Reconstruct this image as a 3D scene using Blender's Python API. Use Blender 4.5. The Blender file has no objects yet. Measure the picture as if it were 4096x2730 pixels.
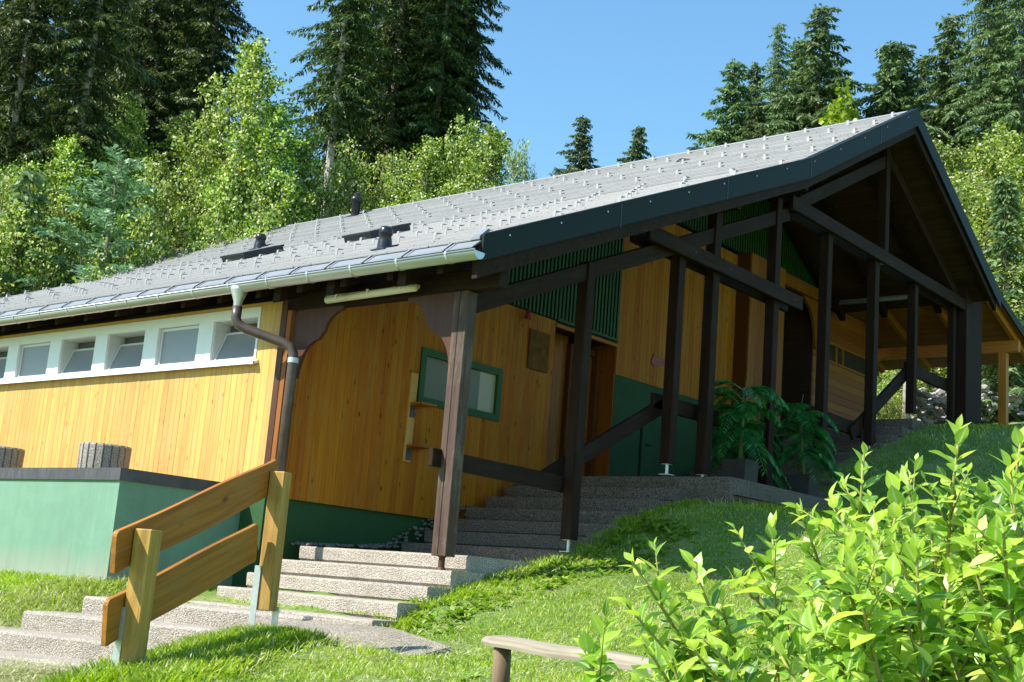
import bpy, bmesh, math, random
import numpy as np
from mathutils import Vector, Matrix
random.seed(7); RNG = np.random.default_rng(7)
SC = bpy.context.scene
COL = SC.collection
# ------------------------------------------------------------------ camera
RC = np.array([[0.769054651191361, 0.6342588592446844, 0.07918739136103517],
               [-0.0635182030485149, 0.19911052769713616, -0.9779163745646431],
               [-0.6360191674489235, 0.7470412955317793, 0.19341386043347217]])
cam = bpy.data.cameras.new('camera'); camo = bpy.data.objects.new('camera', cam); COL.objects.link(camo)
_m = Matrix(((RC[0][0], -RC[1][0], -RC[2][0], 0), (RC[0][1], -RC[1][1], -RC[2][1], 0), (RC[0][2], -RC[1][2], -RC[2][2], 0), (0, 0, 0, 1)))
camo.matrix_world = _m
cam.sensor_width = 36; cam.lens = 44.7246; cam.clip_start = 0.05; cam.clip_end = 2000
SC.camera = camo
SC.render.resolution_x = 1024; SC.render.resolution_y = 682
# ------------------------------------------------------------------ light
LDIR = Vector((0.52, 0.88, -1.0)).normalized()
w = bpy.data.worlds.new("World"); SC.world = w; w.use_nodes = True
nt = w.node_tree; bg = nt.nodes['Background']
sky = nt.nodes.new('ShaderNodeTexSky'); sky.sky_type = 'NISHITA'; sky.sun_disc = False
sky.sun_elevation = math.asin(-LDIR.z); sky.sun_rotation = math.atan2(-LDIR.x, -LDIR.y)
sky.air_density = 1.5; sky.dust_density = 0.0; sky.ozone_density = 5.0; sky.altitude = 0
tint = nt.nodes.new('ShaderNodeVectorMath'); tint.operation = 'MULTIPLY'; tint.inputs[1].default_value = (.80, 1.03, 1.06)
nt.links.new(sky.outputs[0], tint.inputs[0]); nt.links.new(tint.outputs[0], bg.inputs[0]); bg.inputs[1].default_value = 0.114
sd = bpy.data.lights.new('sun', 'SUN'); sd.energy = 4.9; sd.angle = math.radians(0.53); sd.color = (1.0, 0.95, 0.86)
so = bpy.data.objects.new('sun', sd); COL.objects.link(so)
so.rotation_euler = LDIR.to_track_quat('-Z', 'Y').to_euler()
SC.view_settings.view_transform = 'Standard'; SC.view_settings.look = 'None'
SC.view_settings.exposure = 0.88; SC.view_settings.gamma = 1.0
SC.cycles.max_bounces = 8; SC.cycles.diffuse_bounces = 2; SC.cycles.transparent_max_bounces = 8

# ------------------------------------------------------------------ helpers
def at(u, v, depth):      # a point of the place seen at (u,v) of the 2353 px wide photograph, depth metres ahead
    k = 4096 / 2353
    r = RC.T @ np.array([(u * k - 2048) / 5088.67, (v * k - 1365) / 5088.67, 1.0])
    return Vector(r * depth)

def tag(o, label=None, cat=None, group=None, kind=None):
    if label: o['label'] = label
    if cat: o['category'] = cat
    if group: o['group'] = group
    if kind: o['kind'] = kind
    return o

def thing(name, loc, label, cat, group=None, rz=0):
    o = bpy.data.objects.new(name, None); COL.objects.link(o)
    o.location = loc; o.rotation_euler = (0, 0, rz); o.empty_display_size = .2
    return tag(o, label, cat, group)

def keep(o, parent):      # parent without moving
    if parent is not None:
        o.parent = parent
        chain = Matrix.Identity(4); p = parent; ms = []
        while p is not None:
            ms.append(p); p = p.parent
        M = Matrix.Identity(4)
        for q in reversed(ms):
            if q.parent is not None: M = M @ q.matrix_parent_inverse
            M = M @ (Matrix.LocRotScale(q.location, q.rotation_euler if q.rotation_mode != 'QUATERNION' else q.rotation_quaternion, q.scale))
        o.matrix_parent_inverse = M.inverted()
    return o

class MB:
    def __init__(s): s.v = []; s.f = []; s.r = []; s.n = 0
    def add(s, vs, fs, rnd=None):
        b = s.n; s.v.extend([tuple(q) for q in vs]); s.n += len(vs)
        r = random.random() if rnd is None else rnd
        for f in fs: s.f.append(tuple(b + i for i in f)); s.r.append(r)
        return s
    def box(s, a, b, rnd=None, M=None):
        x0, y0, z0 = a; x1, y1, z1 = b
        vs = [(x0,y0,z0),(x1,y0,z0),(x1,y1,z0),(x0,y1,z0),(x0,y0,z1),(x1,y0,z1),(x1,y1,z1),(x0,y1,z1)]
        if M is not None: vs = [tuple(M @ Vector(q)) for q in vs]
        return s.add(vs, [(3,2,1,0),(4,5,6,7),(0,1,5,4),(1,2,6,5),(2,3,7,6),(3,0,4,7)], rnd)
    def prism(s, poly, ax, t0, t1, rnd=None):   # poly 2D extruded on axis ax ('x': poly=(y,z); 'y': poly=(x,z); 'z')
        n = len(poly)
        def P(p, t): return (t, p[0], p[1]) if ax == 'x' else ((p[0], t, p[1]) if ax == 'y' else (p[0], p[1], t))
        vs = [P(p, t0) for p in poly] + [P(p, t1) for p in poly]
        fs = [tuple(range(n)), tuple(range(2*n-1, n-1, -1))] + [(i, i+n, (i+1) % n + n, (i+1) % n) for i in range(n)]
        return s.add(vs, fs, rnd)
    def tube(s, pts, rad, n=12, cap=True, rnd=None):
        pts = [Vector(p) for p in pts]; rad = rad if hasattr(rad, '__len__') else [rad] * len(pts)
        rings = []; up = None
        for i, p in enumerate(pts):
            d = (pts[min(i+1, len(pts)-1)] - pts[max(i-1, 0)]).normalized()
            if up is None:
                up = d.orthogonal().normalized()
            up = (up - d * up.dot(d)).normalized(); sd_ = d.cross(up)
            rings.append([p + (up * math.cos(2*math.pi*k/n) + sd_ * math.sin(2*math.pi*k/n)) * rad[i] for k in range(n)])
        vs = [q for r in rings for q in r]; fs = []
        for i in range(len(pts)-1):
            for k in range(n): fs.append((i*n+k, i*n+(k+1) % n, (i+1)*n+(k+1) % n, (i+1)*n+k))
        if cap: fs.append(tuple(range(n-1, -1, -1))); fs.append(tuple((len(pts)-1)*n+k for k in range(n)))
        return s.add(vs, fs, rnd)
    def lathe(s, prof, c, n=24, rnd=None):
        vs = []; fs = []
        for r, z in prof:
            for k in range(n): vs.append((c[0]+r*math.cos(2*math.pi*k/n), c[1]+r*math.sin(2*math.pi*k/n), c[2]+z))
        for i in range(len(prof)-1):
            for k in range(n): fs.append((i*n+k, i*n+(k+1) % n, (i+1)*n+(k+1) % n, (i+1)*n+k))
        fs.append(tuple((len(prof)-1)*n+k for k in range(n)))
        return s.add(vs, fs, rnd)
    def build(s, name, mat, parent=None, bevel=0, smooth=False):
        me = bpy.data.meshes.new(name); me.from_pydata(s.v, [], s.f); 
        at_ = me.attributes.new('rnd', 'FLOAT', 'FACE'); at_.data.foreach_set('value', np.array(s.r, dtype=np.float32))
        if bevel:
            bm = bmesh.new(); bm.from_mesh(me); bmesh.ops.recalc_face_normals(bm, faces=bm.faces)
            bmesh.ops.bevel(bm, geom=list(bm.edges), offset=bevel, segments=1, affect='EDGES'); bm.to_mesh(me); bm.free()
        me.materials.append(mat)
        if smooth:
            for p in me.polygons: p.use_smooth = True
        o = bpy.data.objects.new(name, me); COL.objects.link(o)
        return keep(o, parent)

def np_mesh(name, V, F, rnd, mat, parent=None, smooth=False):      # V (n,3), F (m,k) same-size faces
    me = bpy.data.meshes.new(name); m, k = F.shape
    me.vertices.add(len(V)); me.vertices.foreach_set('co', V.astype(np.float32).ravel())
    me.loops.add(m*k); me.loops.foreach_set('vertex_index', F.astype(np.int32).ravel())
    me.polygons.add(m); me.polygons.foreach_set('loop_start', np.arange(0, m*k, k, dtype=np.int32))
    me.polygons.foreach_set('loop_total', np.full(m, k, dtype=np.int32))
    if smooth: me.polygons.foreach_set('use_smooth', np.ones(m, dtype=bool))
    me.update(calc_edges=True)
    a = me.attributes.new('rnd', 'FLOAT', 'FACE'); a.data.foreach_set('value', rnd.astype(np.float32))
    me.materials.append(mat)
    o = bpy.data.objects.new(name, me); COL.objects.link(o)
    return keep(o, parent) if parent is not None else o

def timber(name, p0, p1, wy, wz, mat, parent, bevel=.006, side=None, ends=None):
    """squared timber from p0 to p1, wy across, wz high; grain along local X"""
    p0 = Vector(p0); p1 = Vector(p1); d = p1 - p0; L = d.length; d.normalize()
    up = Vector(side) if side is not None else (Vector((0, 0, 1)) if abs(d.z) < .95 else Vector((-1, 0, 0)))
    y = up.cross(d).normalized(); z = d.cross(y)
    m = MB(); m.box((0, -wy/2, -wz/2), (L, wy/2, wz/2))
    o = m.build(name, mat, None, bevel)
    M = Matrix(((d.x, y.x, z.x, p0.x), (d.y, y.y, z.y, p0.y), (d.z, y.z, z.z, p0.z), (0, 0, 0, 1)))
    o.matrix_world = M
    o.location = p0; o.rotation_euler = M.to_euler()
    return keep(o, parent)

# ------------------------------------------------------------------ materials
def mat_new(name):
    m = bpy.data.materials.new(name); m.use_nodes = True; n = m.node_tree
    return m, n, n.nodes['Principled BSDF']
def N(nt, t, **kw):
    n = nt.nodes.new(t)
    for k, v in kw.items():
        if k.startswith('i_'):
            key = k[2:]; key = int(key) if key.isdigit() else key.replace('_', ' ')
            n.inputs[key].default_value = v
        else: setattr(n, k, v)
    return n
def ramp(nt, fac, stops, interp='LINEAR'):
    r = nt.nodes.new('ShaderNodeValToRGB'); r.color_ramp.interpolation = interp
    e = r.color_ramp.elements
    while len(e) > 1: e.remove(e[-1])
    e[0].position = stops[0][0]; e[0].color = (*stops[0][1], 1)
    for p, c in stops[1:]:
        q = e.new(p); q.color = (*c, 1)
    nt.links.new(fac, r.inputs[0]); return r.outputs[0]
def mix(nt, fac, a, b, mode='MIX'):
    m = nt.nodes.new('ShaderNodeMix'); m.data_type = 'RGBA'; m.blend_type = mode
    for s, v in ((m.inputs[0], fac), (m.inputs[6], a), (m.inputs[7], b)):
        if isinstance(v, (int, float)): s.default_value = v
        elif isinstance(v, tuple): s.default_value = (*v[:3], 1)
        else: nt.links.new(v, s)
    return m.outputs[2]
def math_(nt, op, a, b=None):
    m = nt.nodes.new('ShaderNodeMath'); m.operation = op
    for s, v in ((m.inputs[0], a), (m.inputs[1], b)):
        if v is None: continue
        if isinstance(v, (int, float)): s.default_value = v
        else: nt.links.new(v, s)
    return m.outputs[0]
def g(c): return tuple(c)
def coords(nt, scale, rnd_off=True, use='Object'):
    tc = N(nt, 'ShaderNodeTexCoord'); mp = N(nt, 'ShaderNodeMapping'); mp.inputs['Scale'].default_value = scale
    nt.links.new(tc.outputs[use], mp.inputs[0]); out = mp.outputs[0]
    at_ = N(nt, 'ShaderNodeAttribute', attribute_name='rnd')
    if rnd_off:
        oi = N(nt, 'ShaderNodeObjectInfo')
        s = math_(nt, 'MULTIPLY', at_.outputs['Fac'], 37.0); s2 = math_(nt, 'MULTIPLY', oi.outputs['Random'], 23.0)
        s = math_(nt, 'ADD', s, s2)
        va = N(nt, 'ShaderNodeVectorMath', operation='ADD'); nt.links.new(out, va.inputs[0])
        cb = N(nt, 'ShaderNodeCombineXYZ')
        for i in range(3): nt.links.new(s, cb.inputs[i])
        nt.links.new(cb.outputs[0], va.inputs[1]); out = va.outputs[0]
    return out, at_.outputs['Fac']
def bump(nt, bsdf, h, strength=.3, dist=.01):
    b = N(nt, 'ShaderNodeBump'); b.inputs['Strength'].default_value = strength; b.inputs['Distance'].default_value = dist
    nt.links.new(h, b.inputs['Height']); nt.links.new(b.outputs[0], bsdf.inputs['Normal'])

def wood(name, axis, light, dark, knot=None, board=.25, rough=.55, grain=1.0, weather=None, spec=.35):
    """planed timber: grain runs along axis; board = tone difference from board to board"""
    m, nt, bs = mat_new(name)
    sc = [26.0, 26.0, 26.0]; sc['xyz'.index(axis)] = 1.1
    vec, rnd = coords(nt, [q*grain for q in sc])
    n1 = N(nt, 'ShaderNodeTexNoise', i_Scale=1.0, i_Detail=4.0, i_Roughness=.6, i_Distortion=.6); nt.links.new(vec, n1.inputs['Vector'])
    c = ramp(nt, n1.outputs[0], [(.3, dark), (.62, light)])
    # board to board
    h = N(nt, 'ShaderNodeHueSaturation'); nt.links.new(c, h.inputs['Color'])
    v = math_(nt, 'ADD', math_(nt, 'MULTIPLY', rnd, board), 1 - board*.5); nt.links.new(v, h.inputs['Value'])
    hu = math_(nt, 'ADD', math_(nt, 'MULTIPLY', rnd, .018), .491); nt.links.new(hu, h.inputs['Hue'])
    c = h.outputs[0]
    # broad blotches
    sc2 = [3.0, 3.0, 3.0]; sc2['xyz'.index(axis)] = .7
    v2, _ = coords(nt, sc2, False)
    n2 = N(nt, 'ShaderNodeTexNoise', i_Scale=1.0, i_Detail=3.0); nt.links.new(v2, n2.inputs['Vector'])
    c = mix(nt, ramp(nt, n2.outputs[0], [(.35, (0, 0, 0)), (.75, (.45, .45, .45))]), c, mix(nt, .5, c, dark, 'MIX'))
    if weather:
        n4 = N(nt, 'ShaderNodeTexNoise', i_Scale=2.3, i_Detail=5.0, i_Roughness=.7); nt.links.new(v2, n4.inputs['Vector'])
        c = mix(nt, ramp(nt, n4.outputs[0], [(.5, (0, 0, 0)), (.72, (.75, .75, .75))]), c, weather)
    if knot:
        sk = [9.5, 9.5, 9.5]; sk['xyz'.index(axis)] = 4.2
        vk, _ = coords(nt, [q*grain for q in sk])
        vo = N(nt, 'ShaderNodeTexVoronoi', i_Scale=1.0); nt.links.new(vk, vo.inputs['Vector'])
        kf = ramp(nt, vo.outputs['Distance'], [(.06, (1, 1, 1)), (.12, (.5, .5, .5)), (.20, (0, 0, 0))])
        sel = N(nt, 'ShaderNodeSeparateColor'); nt.links.new(vo.outputs['Color'], sel.inputs[0])
        gate = ramp(nt, sel.outputs[0], [(.46, (0, 0, 0)), (.60, (1, 1, 1))])
        c = mix(nt, mix(nt, 1.0, kf, gate, 'MULTIPLY'), c, knot)
    nt.links.new(c, bs.inputs['Base Color']); bs.inputs['Roughness'].default_value = rough
    bs.inputs['Specular IOR Level'].default_value = spec
    bump(nt, bs, n1.outputs[0], .35, .004)
    return m

def plain(name, col, rough=.5, metal=0.0, noise=.15, nscale=12, bumpd=.0, spec=.5, stretch=(1, 1, 1)):
    m, nt, bs = mat_new(name)
    vec, rnd = coords(nt, stretch, True)
    n1 = N(nt, 'ShaderNodeTexNoise', i_Scale=nscale, i_Detail=5.0, i_Roughness=.65); nt.links.new(vec, n1.inputs['Vector'])
    c = ramp(nt, n1.outputs[0], [(.3, tuple(q*(1-noise) for q in col)), (.7, tuple(min(1, q*(1+noise)) for q in col))])
    nt.links.new(c, bs.inputs['Base Color']); bs.inputs['Roughness'].default_value = rough; bs.inputs['Metallic'].default_value = metal
    bs.inputs['Specular IOR Level'].default_value = spec
    if bumpd: bump(nt, bs, n1.outputs[0], .6, bumpd)
    return m

def aggregate(name, tint, dirt):
    """washed concrete: pebbles in cement"""
    m, nt, bs = mat_new(name)
    v, _ = coords(nt, (1, 1, 1), False)
    vo = N(nt, 'ShaderNodeTexVoronoi', i_Scale=80.0); nt.links.new(v, vo.inputs['Vector'])
    sep = N(nt, 'ShaderNodeSeparateColor'); nt.links.new(vo.outputs['Color'], sep.inputs[0])
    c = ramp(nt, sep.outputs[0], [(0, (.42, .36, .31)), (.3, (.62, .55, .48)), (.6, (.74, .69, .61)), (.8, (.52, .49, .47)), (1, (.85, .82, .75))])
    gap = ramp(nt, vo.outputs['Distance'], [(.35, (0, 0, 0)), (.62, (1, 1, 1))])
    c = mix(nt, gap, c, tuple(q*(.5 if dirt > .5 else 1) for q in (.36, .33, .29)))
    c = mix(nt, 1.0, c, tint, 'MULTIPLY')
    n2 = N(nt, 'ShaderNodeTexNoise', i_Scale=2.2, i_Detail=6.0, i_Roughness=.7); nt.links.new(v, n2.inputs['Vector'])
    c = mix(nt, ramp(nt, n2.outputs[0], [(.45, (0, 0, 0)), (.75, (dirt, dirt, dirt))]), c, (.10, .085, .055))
    nt.links.new(c, bs.inputs['Base Color']); bs.inputs['Roughness'].default_value = .85
    inv = math_(nt, 'SUBTRACT', 1.0, vo.outputs['Distance'])
    bump(nt, bs, inv, .9, .012)
    return m

def leafmat(name, stops, trans=.35, rough=.45, spec=.5, tcol=None, hue_noise=0, rib=False):
    m, nt, bs = mat_new(name)
    a = N(nt, 'ShaderNodeAttribute', attribute_name='rnd')
    c = ramp(nt, a.outputs['Fac'], stops)
    if hue_noise:
        oi = N(nt, 'ShaderNodeObjectInfo'); h = N(nt, 'ShaderNodeHueSaturation'); nt.links.new(c, h.inputs['Color'])
        nt.links.new(math_(nt, 'ADD', math_(nt, 'MULTIPLY', oi.outputs['Random'], hue_noise), .5-hue_noise/2), h.inputs['Hue'])
        nt.links.new(math_(nt, 'ADD', math_(nt, 'MULTIPLY', oi.outputs['Random'], .5), .75), h.inputs['Value']); c = h.outputs[0]
    if rib:
        mr = N(nt, 'ShaderNodeAttribute', attribute_name='mid')
        c = mix(nt, ramp(nt, mr.outputs['Fac'], [(.80, (0, 0, 0)), (.93, (.6, .6, .6))]), c, (.62, .68, .34))
        ge = N(nt, 'ShaderNodeNewGeometry'); c = mix(nt, math_(nt, 'MULTIPLY', ge.outputs['Backfacing'], .22), c, (.40, .54, .26))
    nt.links.new(c, bs.inputs['Base Color']); bs.inputs['Roughness'].default_value = rough; bs.inputs['Specular IOR Level'].default_value = spec
    tr = N(nt, 'ShaderNodeBsdfTranslucent')
    hs = N(nt, 'ShaderNodeHueSaturation'); nt.links.new(c, hs.inputs['Color']); hs.inputs['Hue'].default_value = .485
    hs.inputs['Saturation'].default_value = 1.1; hs.inputs['Value'].default_value = 1.5
    nt.links.new(hs.outputs[0], tr.inputs[0])
    ms = N(nt, 'ShaderNodeMixShader'); ms.inputs[0].default_value = trans
    nt.links.new(bs.outputs[0], ms.inputs[1]); nt.links.new(tr.outputs[0], ms.inputs[2])
    nt.links.new(ms.outputs[0], nt.nodes['Material Output'].inputs[0])
    return m

M = {}
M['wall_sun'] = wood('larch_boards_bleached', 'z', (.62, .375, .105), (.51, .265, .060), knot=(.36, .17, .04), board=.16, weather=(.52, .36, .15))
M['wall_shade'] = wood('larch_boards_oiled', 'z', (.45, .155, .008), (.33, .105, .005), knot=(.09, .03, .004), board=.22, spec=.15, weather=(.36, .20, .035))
M['shed'] = wood('new_larch_boards', 'y', (.36, .125, .014), (.27, .085, .009), knot=(.2, .08, .02), board=.3)
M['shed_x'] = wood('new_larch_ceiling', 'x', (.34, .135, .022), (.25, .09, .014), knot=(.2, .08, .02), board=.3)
M['new_beam'] = wood('new_larch_beam', 'x', (.46, .185, .020), (.34, .125, .012), knot=(.2, .08, .02), board=.1)
M['rail'] = wood('larch_rail', 'x', (.46, .175, .022), (.23, .075, .008), knot=(.10, .035, .008), board=.1, grain=.6, weather=(.30, .17, .04))
M['rail_post'] = wood('larch_rail_post', 'x', (.50, .29, .07), (.34, .17, .035), knot=(.07, .05, .02), board=.1, grain=.8, weather=(.16, .14, .04))
M['dark_beam'] = wood('shaded_brown_timber', 'x', (.030, .015, .009), (.014, .008, .006), board=.1, rough=.7, weather=(.034, .022, .016), spec=.12)  # brown frame timber, darkened so the porch shade sits in the colour
M['sun_post'] = wood('sunlit_weathered_timber', 'x', (.085, .046, .032), (.038, .020, .014), board=.1, rough=.6, weather=(.19, .14, .11))  # same frame timber, made paler to paint the sun on the corner post
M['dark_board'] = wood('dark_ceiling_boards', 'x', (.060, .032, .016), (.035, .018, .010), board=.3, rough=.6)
M['bracket'] = wood('red_brown_board', 'z', (.080, .026, .012), (.050, .016, .008), board=.1)
M['door'] = wood('door_boards', 'z', (.32, .110, .008), (.21, .068, .005), knot=(.07, .022, .004), board=.25)
M['frame_brown'] = plain('brown_door_frame', (.13, .045, .012), .75, spec=.12)
M['weathered'] = wood('grey_weathered_rail', 'x', (.38, .33, .25), (.20, .165, .12), knot=(.16, .11, .07), board=.1, grain=.8, rough=.8)
M['weathered_dark'] = wood('dark_weathered_post', 'x', (.20, .13, .08), (.09, .055, .035), board=.1, grain=1.0, rough=.8)
M['white'] = plain('white_painted_board', (.80, .80, .79), .4, noise=.03, nscale=3)
M['white_frame'] = plain('white_window_frame', (.62, .62, .63), .35, noise=.04)
M['green_paint'] = plain('green_paint', (.014, .080, .010), .55, noise=.15)
M['slat'] = plain('dark_green_slats', (.014, .070, .014), .6, noise=.3, nscale=5)
M['slat_back'] = plain('dark_green_backing', (.004, .02, .014), .7)
def plaster(name, col):
    m, nt, bs = mat_new(name); v, _ = coords(nt, (1, 1, 1), False)
    n = N(nt, 'ShaderNodeTexNoise', i_Scale=130.0, i_Detail=3.0); nt.links.new(v, n.inputs['Vector'])
    n2 = N(nt, 'ShaderNodeTexNoise', i_Scale=1.3, i_Detail=6.0, i_Roughness=.7); nt.links.new(v, n2.inputs['Vector'])
    c = ramp(nt, n2.outputs[0], [(.3, tuple(q*.85 for q in col)), (.7, tuple(q*1.12 for q in col))])
    sp = N(nt, 'ShaderNodeSeparateXYZ'); tc = N(nt, 'ShaderNodeTexCoord'); nt.links.new(tc.outputs['Object'], sp.inputs[0])
    zz = math_(nt, 'ADD', sp.outputs[2], math_(nt, 'MULTIPLY', n2.outputs[0], .45))
    c = mix(nt, ramp(nt, zz, [(-.05, (.75, .75, .75)), (.34, (0, 0, 0))]), c, (.34, .33, .26))   # splash dirt near the soil
    vs_, _ = coords(nt, (7, 7, .7), False); n5 = N(nt, 'ShaderNodeTexNoise', i_Scale=1.0, i_Detail=5.0, i_Roughness=.7); nt.links.new(vs_, n5.inputs['Vector'])
    c = mix(nt, ramp(nt, n5.outputs[0], [(.48, (0, 0, 0)), (.75, (.45, .45, .45))]), c, tuple(q*.62+.02 for q in col))
    nt.links.new(c, bs.inputs['Base Color']); bs.inputs['Roughness'].default_value = .8
    bump(nt, bs, n.outputs[0], .9, .010); return m
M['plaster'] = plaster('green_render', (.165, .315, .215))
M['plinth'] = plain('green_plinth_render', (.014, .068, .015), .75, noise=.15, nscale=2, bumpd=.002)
M['cap'] = plain('lead_grey_cap', (.085, .075, .085), .45, metal=.3, noise=.35, nscale=4, stretch=(4, 1, 1))
M['zinc'] = plain('zinc_gutter', (.53, .53, .53), .42, metal=.75, noise=.10, nscale=3, stretch=(.5, 3, 3))
M['galv'] = plain('galvanised_steel', (.55, .57, .58), .4, metal=.7, noise=.15, nscale=20)
M['pipe'] = plain('brown_downpipe', (.075, .052, .045), .35, noise=.3, nscale=7)
M['flash'] = plain('grey_blue_flashing', (.19, .21, .24), .6, metal=.0, noise=.1, nscale=2)
M['fascia'] = plain('dark_green_fascia', (.0050, .0125, .0115), .55, noise=.12, nscale=2, spec=.2)
M['black_metal'] = plain('black_coated_metal', (.018, .019, .022), .28, noise=.2, nscale=5)
M['guard'] = plain('pale_snow_guard', (.30, .297, .29), .55, metal=.2, noise=.05)
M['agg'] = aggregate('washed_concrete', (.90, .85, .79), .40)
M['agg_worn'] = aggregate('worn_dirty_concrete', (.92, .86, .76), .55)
M['agg_dark'] = aggregate('shaded_washed_concrete', (.42, .37, .35), .60)  # washed concrete again, with the porch shade darkened into its tint
M['planter'] = aggregate('planter_concrete', (.8, .78, .76), .45)
M['plate'] = plain('brown_plate', (.15, .075, .018), .7, metal=0, noise=.35, nscale=9, spec=.1)
M['red'] = plain('red_paint', (.30, .05, .035), .5, noise=.2)
M['tube'] = plain('cream_tube_cover', (.62, .58, .42), .35, noise=.08)
M['tube_grey'] = plain('grey_tube_cover', (.20, .20, .19), .4, noise=.08)
M['pot'] = plain('brown_pot', (.040, .035, .032), .6, noise=.2)
M['soil'] = plain('soil', (.05, .035, .022), .9, noise=.5, nscale=30, bumpd=.01)
M['room_grey'] = plain('grey_room_behind_glass', (.10, .10, .105), .8)
M['interior'] = plain('dark_room', (.012, .010, .009), .9)
def glassy(name, col, rough=.12, rib=0, spec=.5):
    m, nt, bs = mat_new(name); bs.inputs['Base Color'].default_value = (*col, 1); bs.inputs['Roughness'].default_value = rough
    bs.inputs['Specular IOR Level'].default_value = spec
    if rib:
        v, _ = coords(nt, (1, 1, 1), False); n = N(nt, 'ShaderNodeTexNoise', i_Scale=90.0, i_Detail=1.0); nt.links.new(v, n.inputs['Vector'])
        bump(nt, bs, n.outputs[0], .6, .004)
    return m
M['pane_shed'] = glassy('dark_window_glass', (.05, .055, .05), .05)
M['pane_frost'] = glassy('frosted_glass', (.13, .135, .075), .28, 1)
M['pane_pale'] = glassy('frosted_glass_bright_end', (.42, .38, .27), .3, 1)  # paler glass colour paints the bright reflection at the right end of the pane
M['pane_sun'] = glassy('obscured_glass', (.24, .245, .27), .3)
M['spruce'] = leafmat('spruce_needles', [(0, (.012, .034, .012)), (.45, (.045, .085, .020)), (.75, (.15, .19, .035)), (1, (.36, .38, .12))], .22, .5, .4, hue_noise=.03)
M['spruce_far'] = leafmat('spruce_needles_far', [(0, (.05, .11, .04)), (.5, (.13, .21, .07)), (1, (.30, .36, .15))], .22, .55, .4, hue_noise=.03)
M['pine'] = leafmat('pine_needles', [(0, (.12, .24, .11)), (.6, (.24, .42, .21)), (1, (.42, .56, .34))], .2, .5, .4)
M['birch'] = leafmat('birch_leaves', [(0, (.030, .080, .010)), (.30, (.14, .26, .022)), (.60, (.35, .45, .08)), (.84, (.62, .66, .30)), (1, (.88, .90, .62))], .40, .5, .5, hue_noise=.03)  # palest stops paint sun glints on the foliage, darkest ones its shaded gaps
M['yleaf'] = leafmat('lime_leaves', [(0, (.11, .20, .012)), (.5, (.24, .36, .02)), (1, (.42, .48, .07))], .45, .4, .5)
M['bush'] = leafmat('willow_leaves', [(0, (.07, .19, .012)), (.40, (.22, .43, .025)), (.88, (.50, .66, .07)), (.97, (.60, .70, .24)), (1, (.20, .09, .04))], .42, .36, .6, rib=True)
M['palm'] = leafmat('palm_fronds', [(0, (.012, .10, .022)), (.6, (.035, .22, .05)), (1, (.13, .36, .12))], .25, .35, .6)
M['grass'] = leafmat('grass_blades', [(0, (.11, .21, .015)), (.38, (.28, .45, .032)), (.70, (.42, .52, .09)), (.86, (.64, .64, .30)), (1, (.82, .76, .54))], .45, .5, .35)
M['weed'] = leafmat('weed_leaves', [(0, (.11, .26, .02)), (.6, (.24, .42, .05)), (1, (.50, .56, .20))], .3, .45, .4)
M['hay'] = leafmat('cut_grass', [(0, (.20, .26, .07)), (.5, (.42, .42, .2)), (1, (.70, .66, .42))], .2, .7, .2)
M['bark'] = plain('spruce_bark', (.20, .165, .135), .85, noise=.4, nscale=8, bumpd=.02, stretch=(1, 1, .3))
M['bark_pale'] = plain('pale_bark', (.42, .38, .33), .8, noise=.4, nscale=6, bumpd=.01)
M['twig'] = plain('green_brown_twig', (.26, .25, .06), .6, noise=.2)
M['palm_stem'] = plain('palm_stem', (.10, .15, .05), .6, noise=.3)
M['stone'] = plain('rubble_stone', (.33, .31, .28), .85, noise=.35, nscale=3, bumpd=.02)
M['gravel'] = plain('gravel_stone', (.17, .15, .135), .85, noise=.4, nscale=9)

def ground_mat():
    m, nt, bs = mat_new('lawn_soil'); v, _ = coords(nt, (1, 1, 1), False)
    n = N(nt, 'ShaderNodeTexNoise', i_Scale=.8, i_Detail=8.0, i_Roughness=.7); nt.links.new(v, n.inputs['Vector'])
    n2 = N(nt, 'ShaderNodeTexNoise', i_Scale=26.0, i_Detail=5.0, i_Roughness=.7); nt.links.new(v, n2.inputs['Vector'])
    c = ramp(nt, n.outputs[0], [(.35, (.10, .19, .02)), (.5, (.17, .27, .04)), (.66, (.33, .34, .12))])
    c = mix(nt, ramp(nt, n2.outputs[0], [(.4, (0, 0, 0)), (.65, (.8, .8, .8))]), c, (.07, .11, .02))
    nt.links.new(c, bs.inputs['Base Color']); bs.inputs['Roughness'].default_value = .9
    bump(nt, bs, n2.outputs[0], .8, .03); return m
M['ground'] = ground_mat()
def slate_mat():
    m, nt, bs = mat_new('fibre_slates'); v, rnd = coords(nt, (1, 1, 1), False)
    n = N(nt, 'ShaderNodeTexNoise', i_Scale=3.0, i_Detail=6.0, i_Roughness=.7); nt.links.new(v, n.inputs['Vector'])
    c = ramp(nt, rnd, [(0, (.145, .149, .155)), (1, (.222, .226, .232))])
    c = mix(nt, ramp(nt, n.outputs[0], [(.45, (0, 0, 0)), (.8, (.4, .4, .4))]), c, (.125, .128, .115))
    nt.links.new(c, bs.inputs['Base Color']); bs.inputs['Roughness'].default_value = .62
    n3 = N(nt, 'ShaderNodeTexNoise', i_Scale=60.0, i_Detail=3.0); nt.links.new(v, n3.inputs['Vector']); bump(nt, bs, n3.outputs[0], .3, .004)
    return m
M['slate'] = slate_mat()

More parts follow.
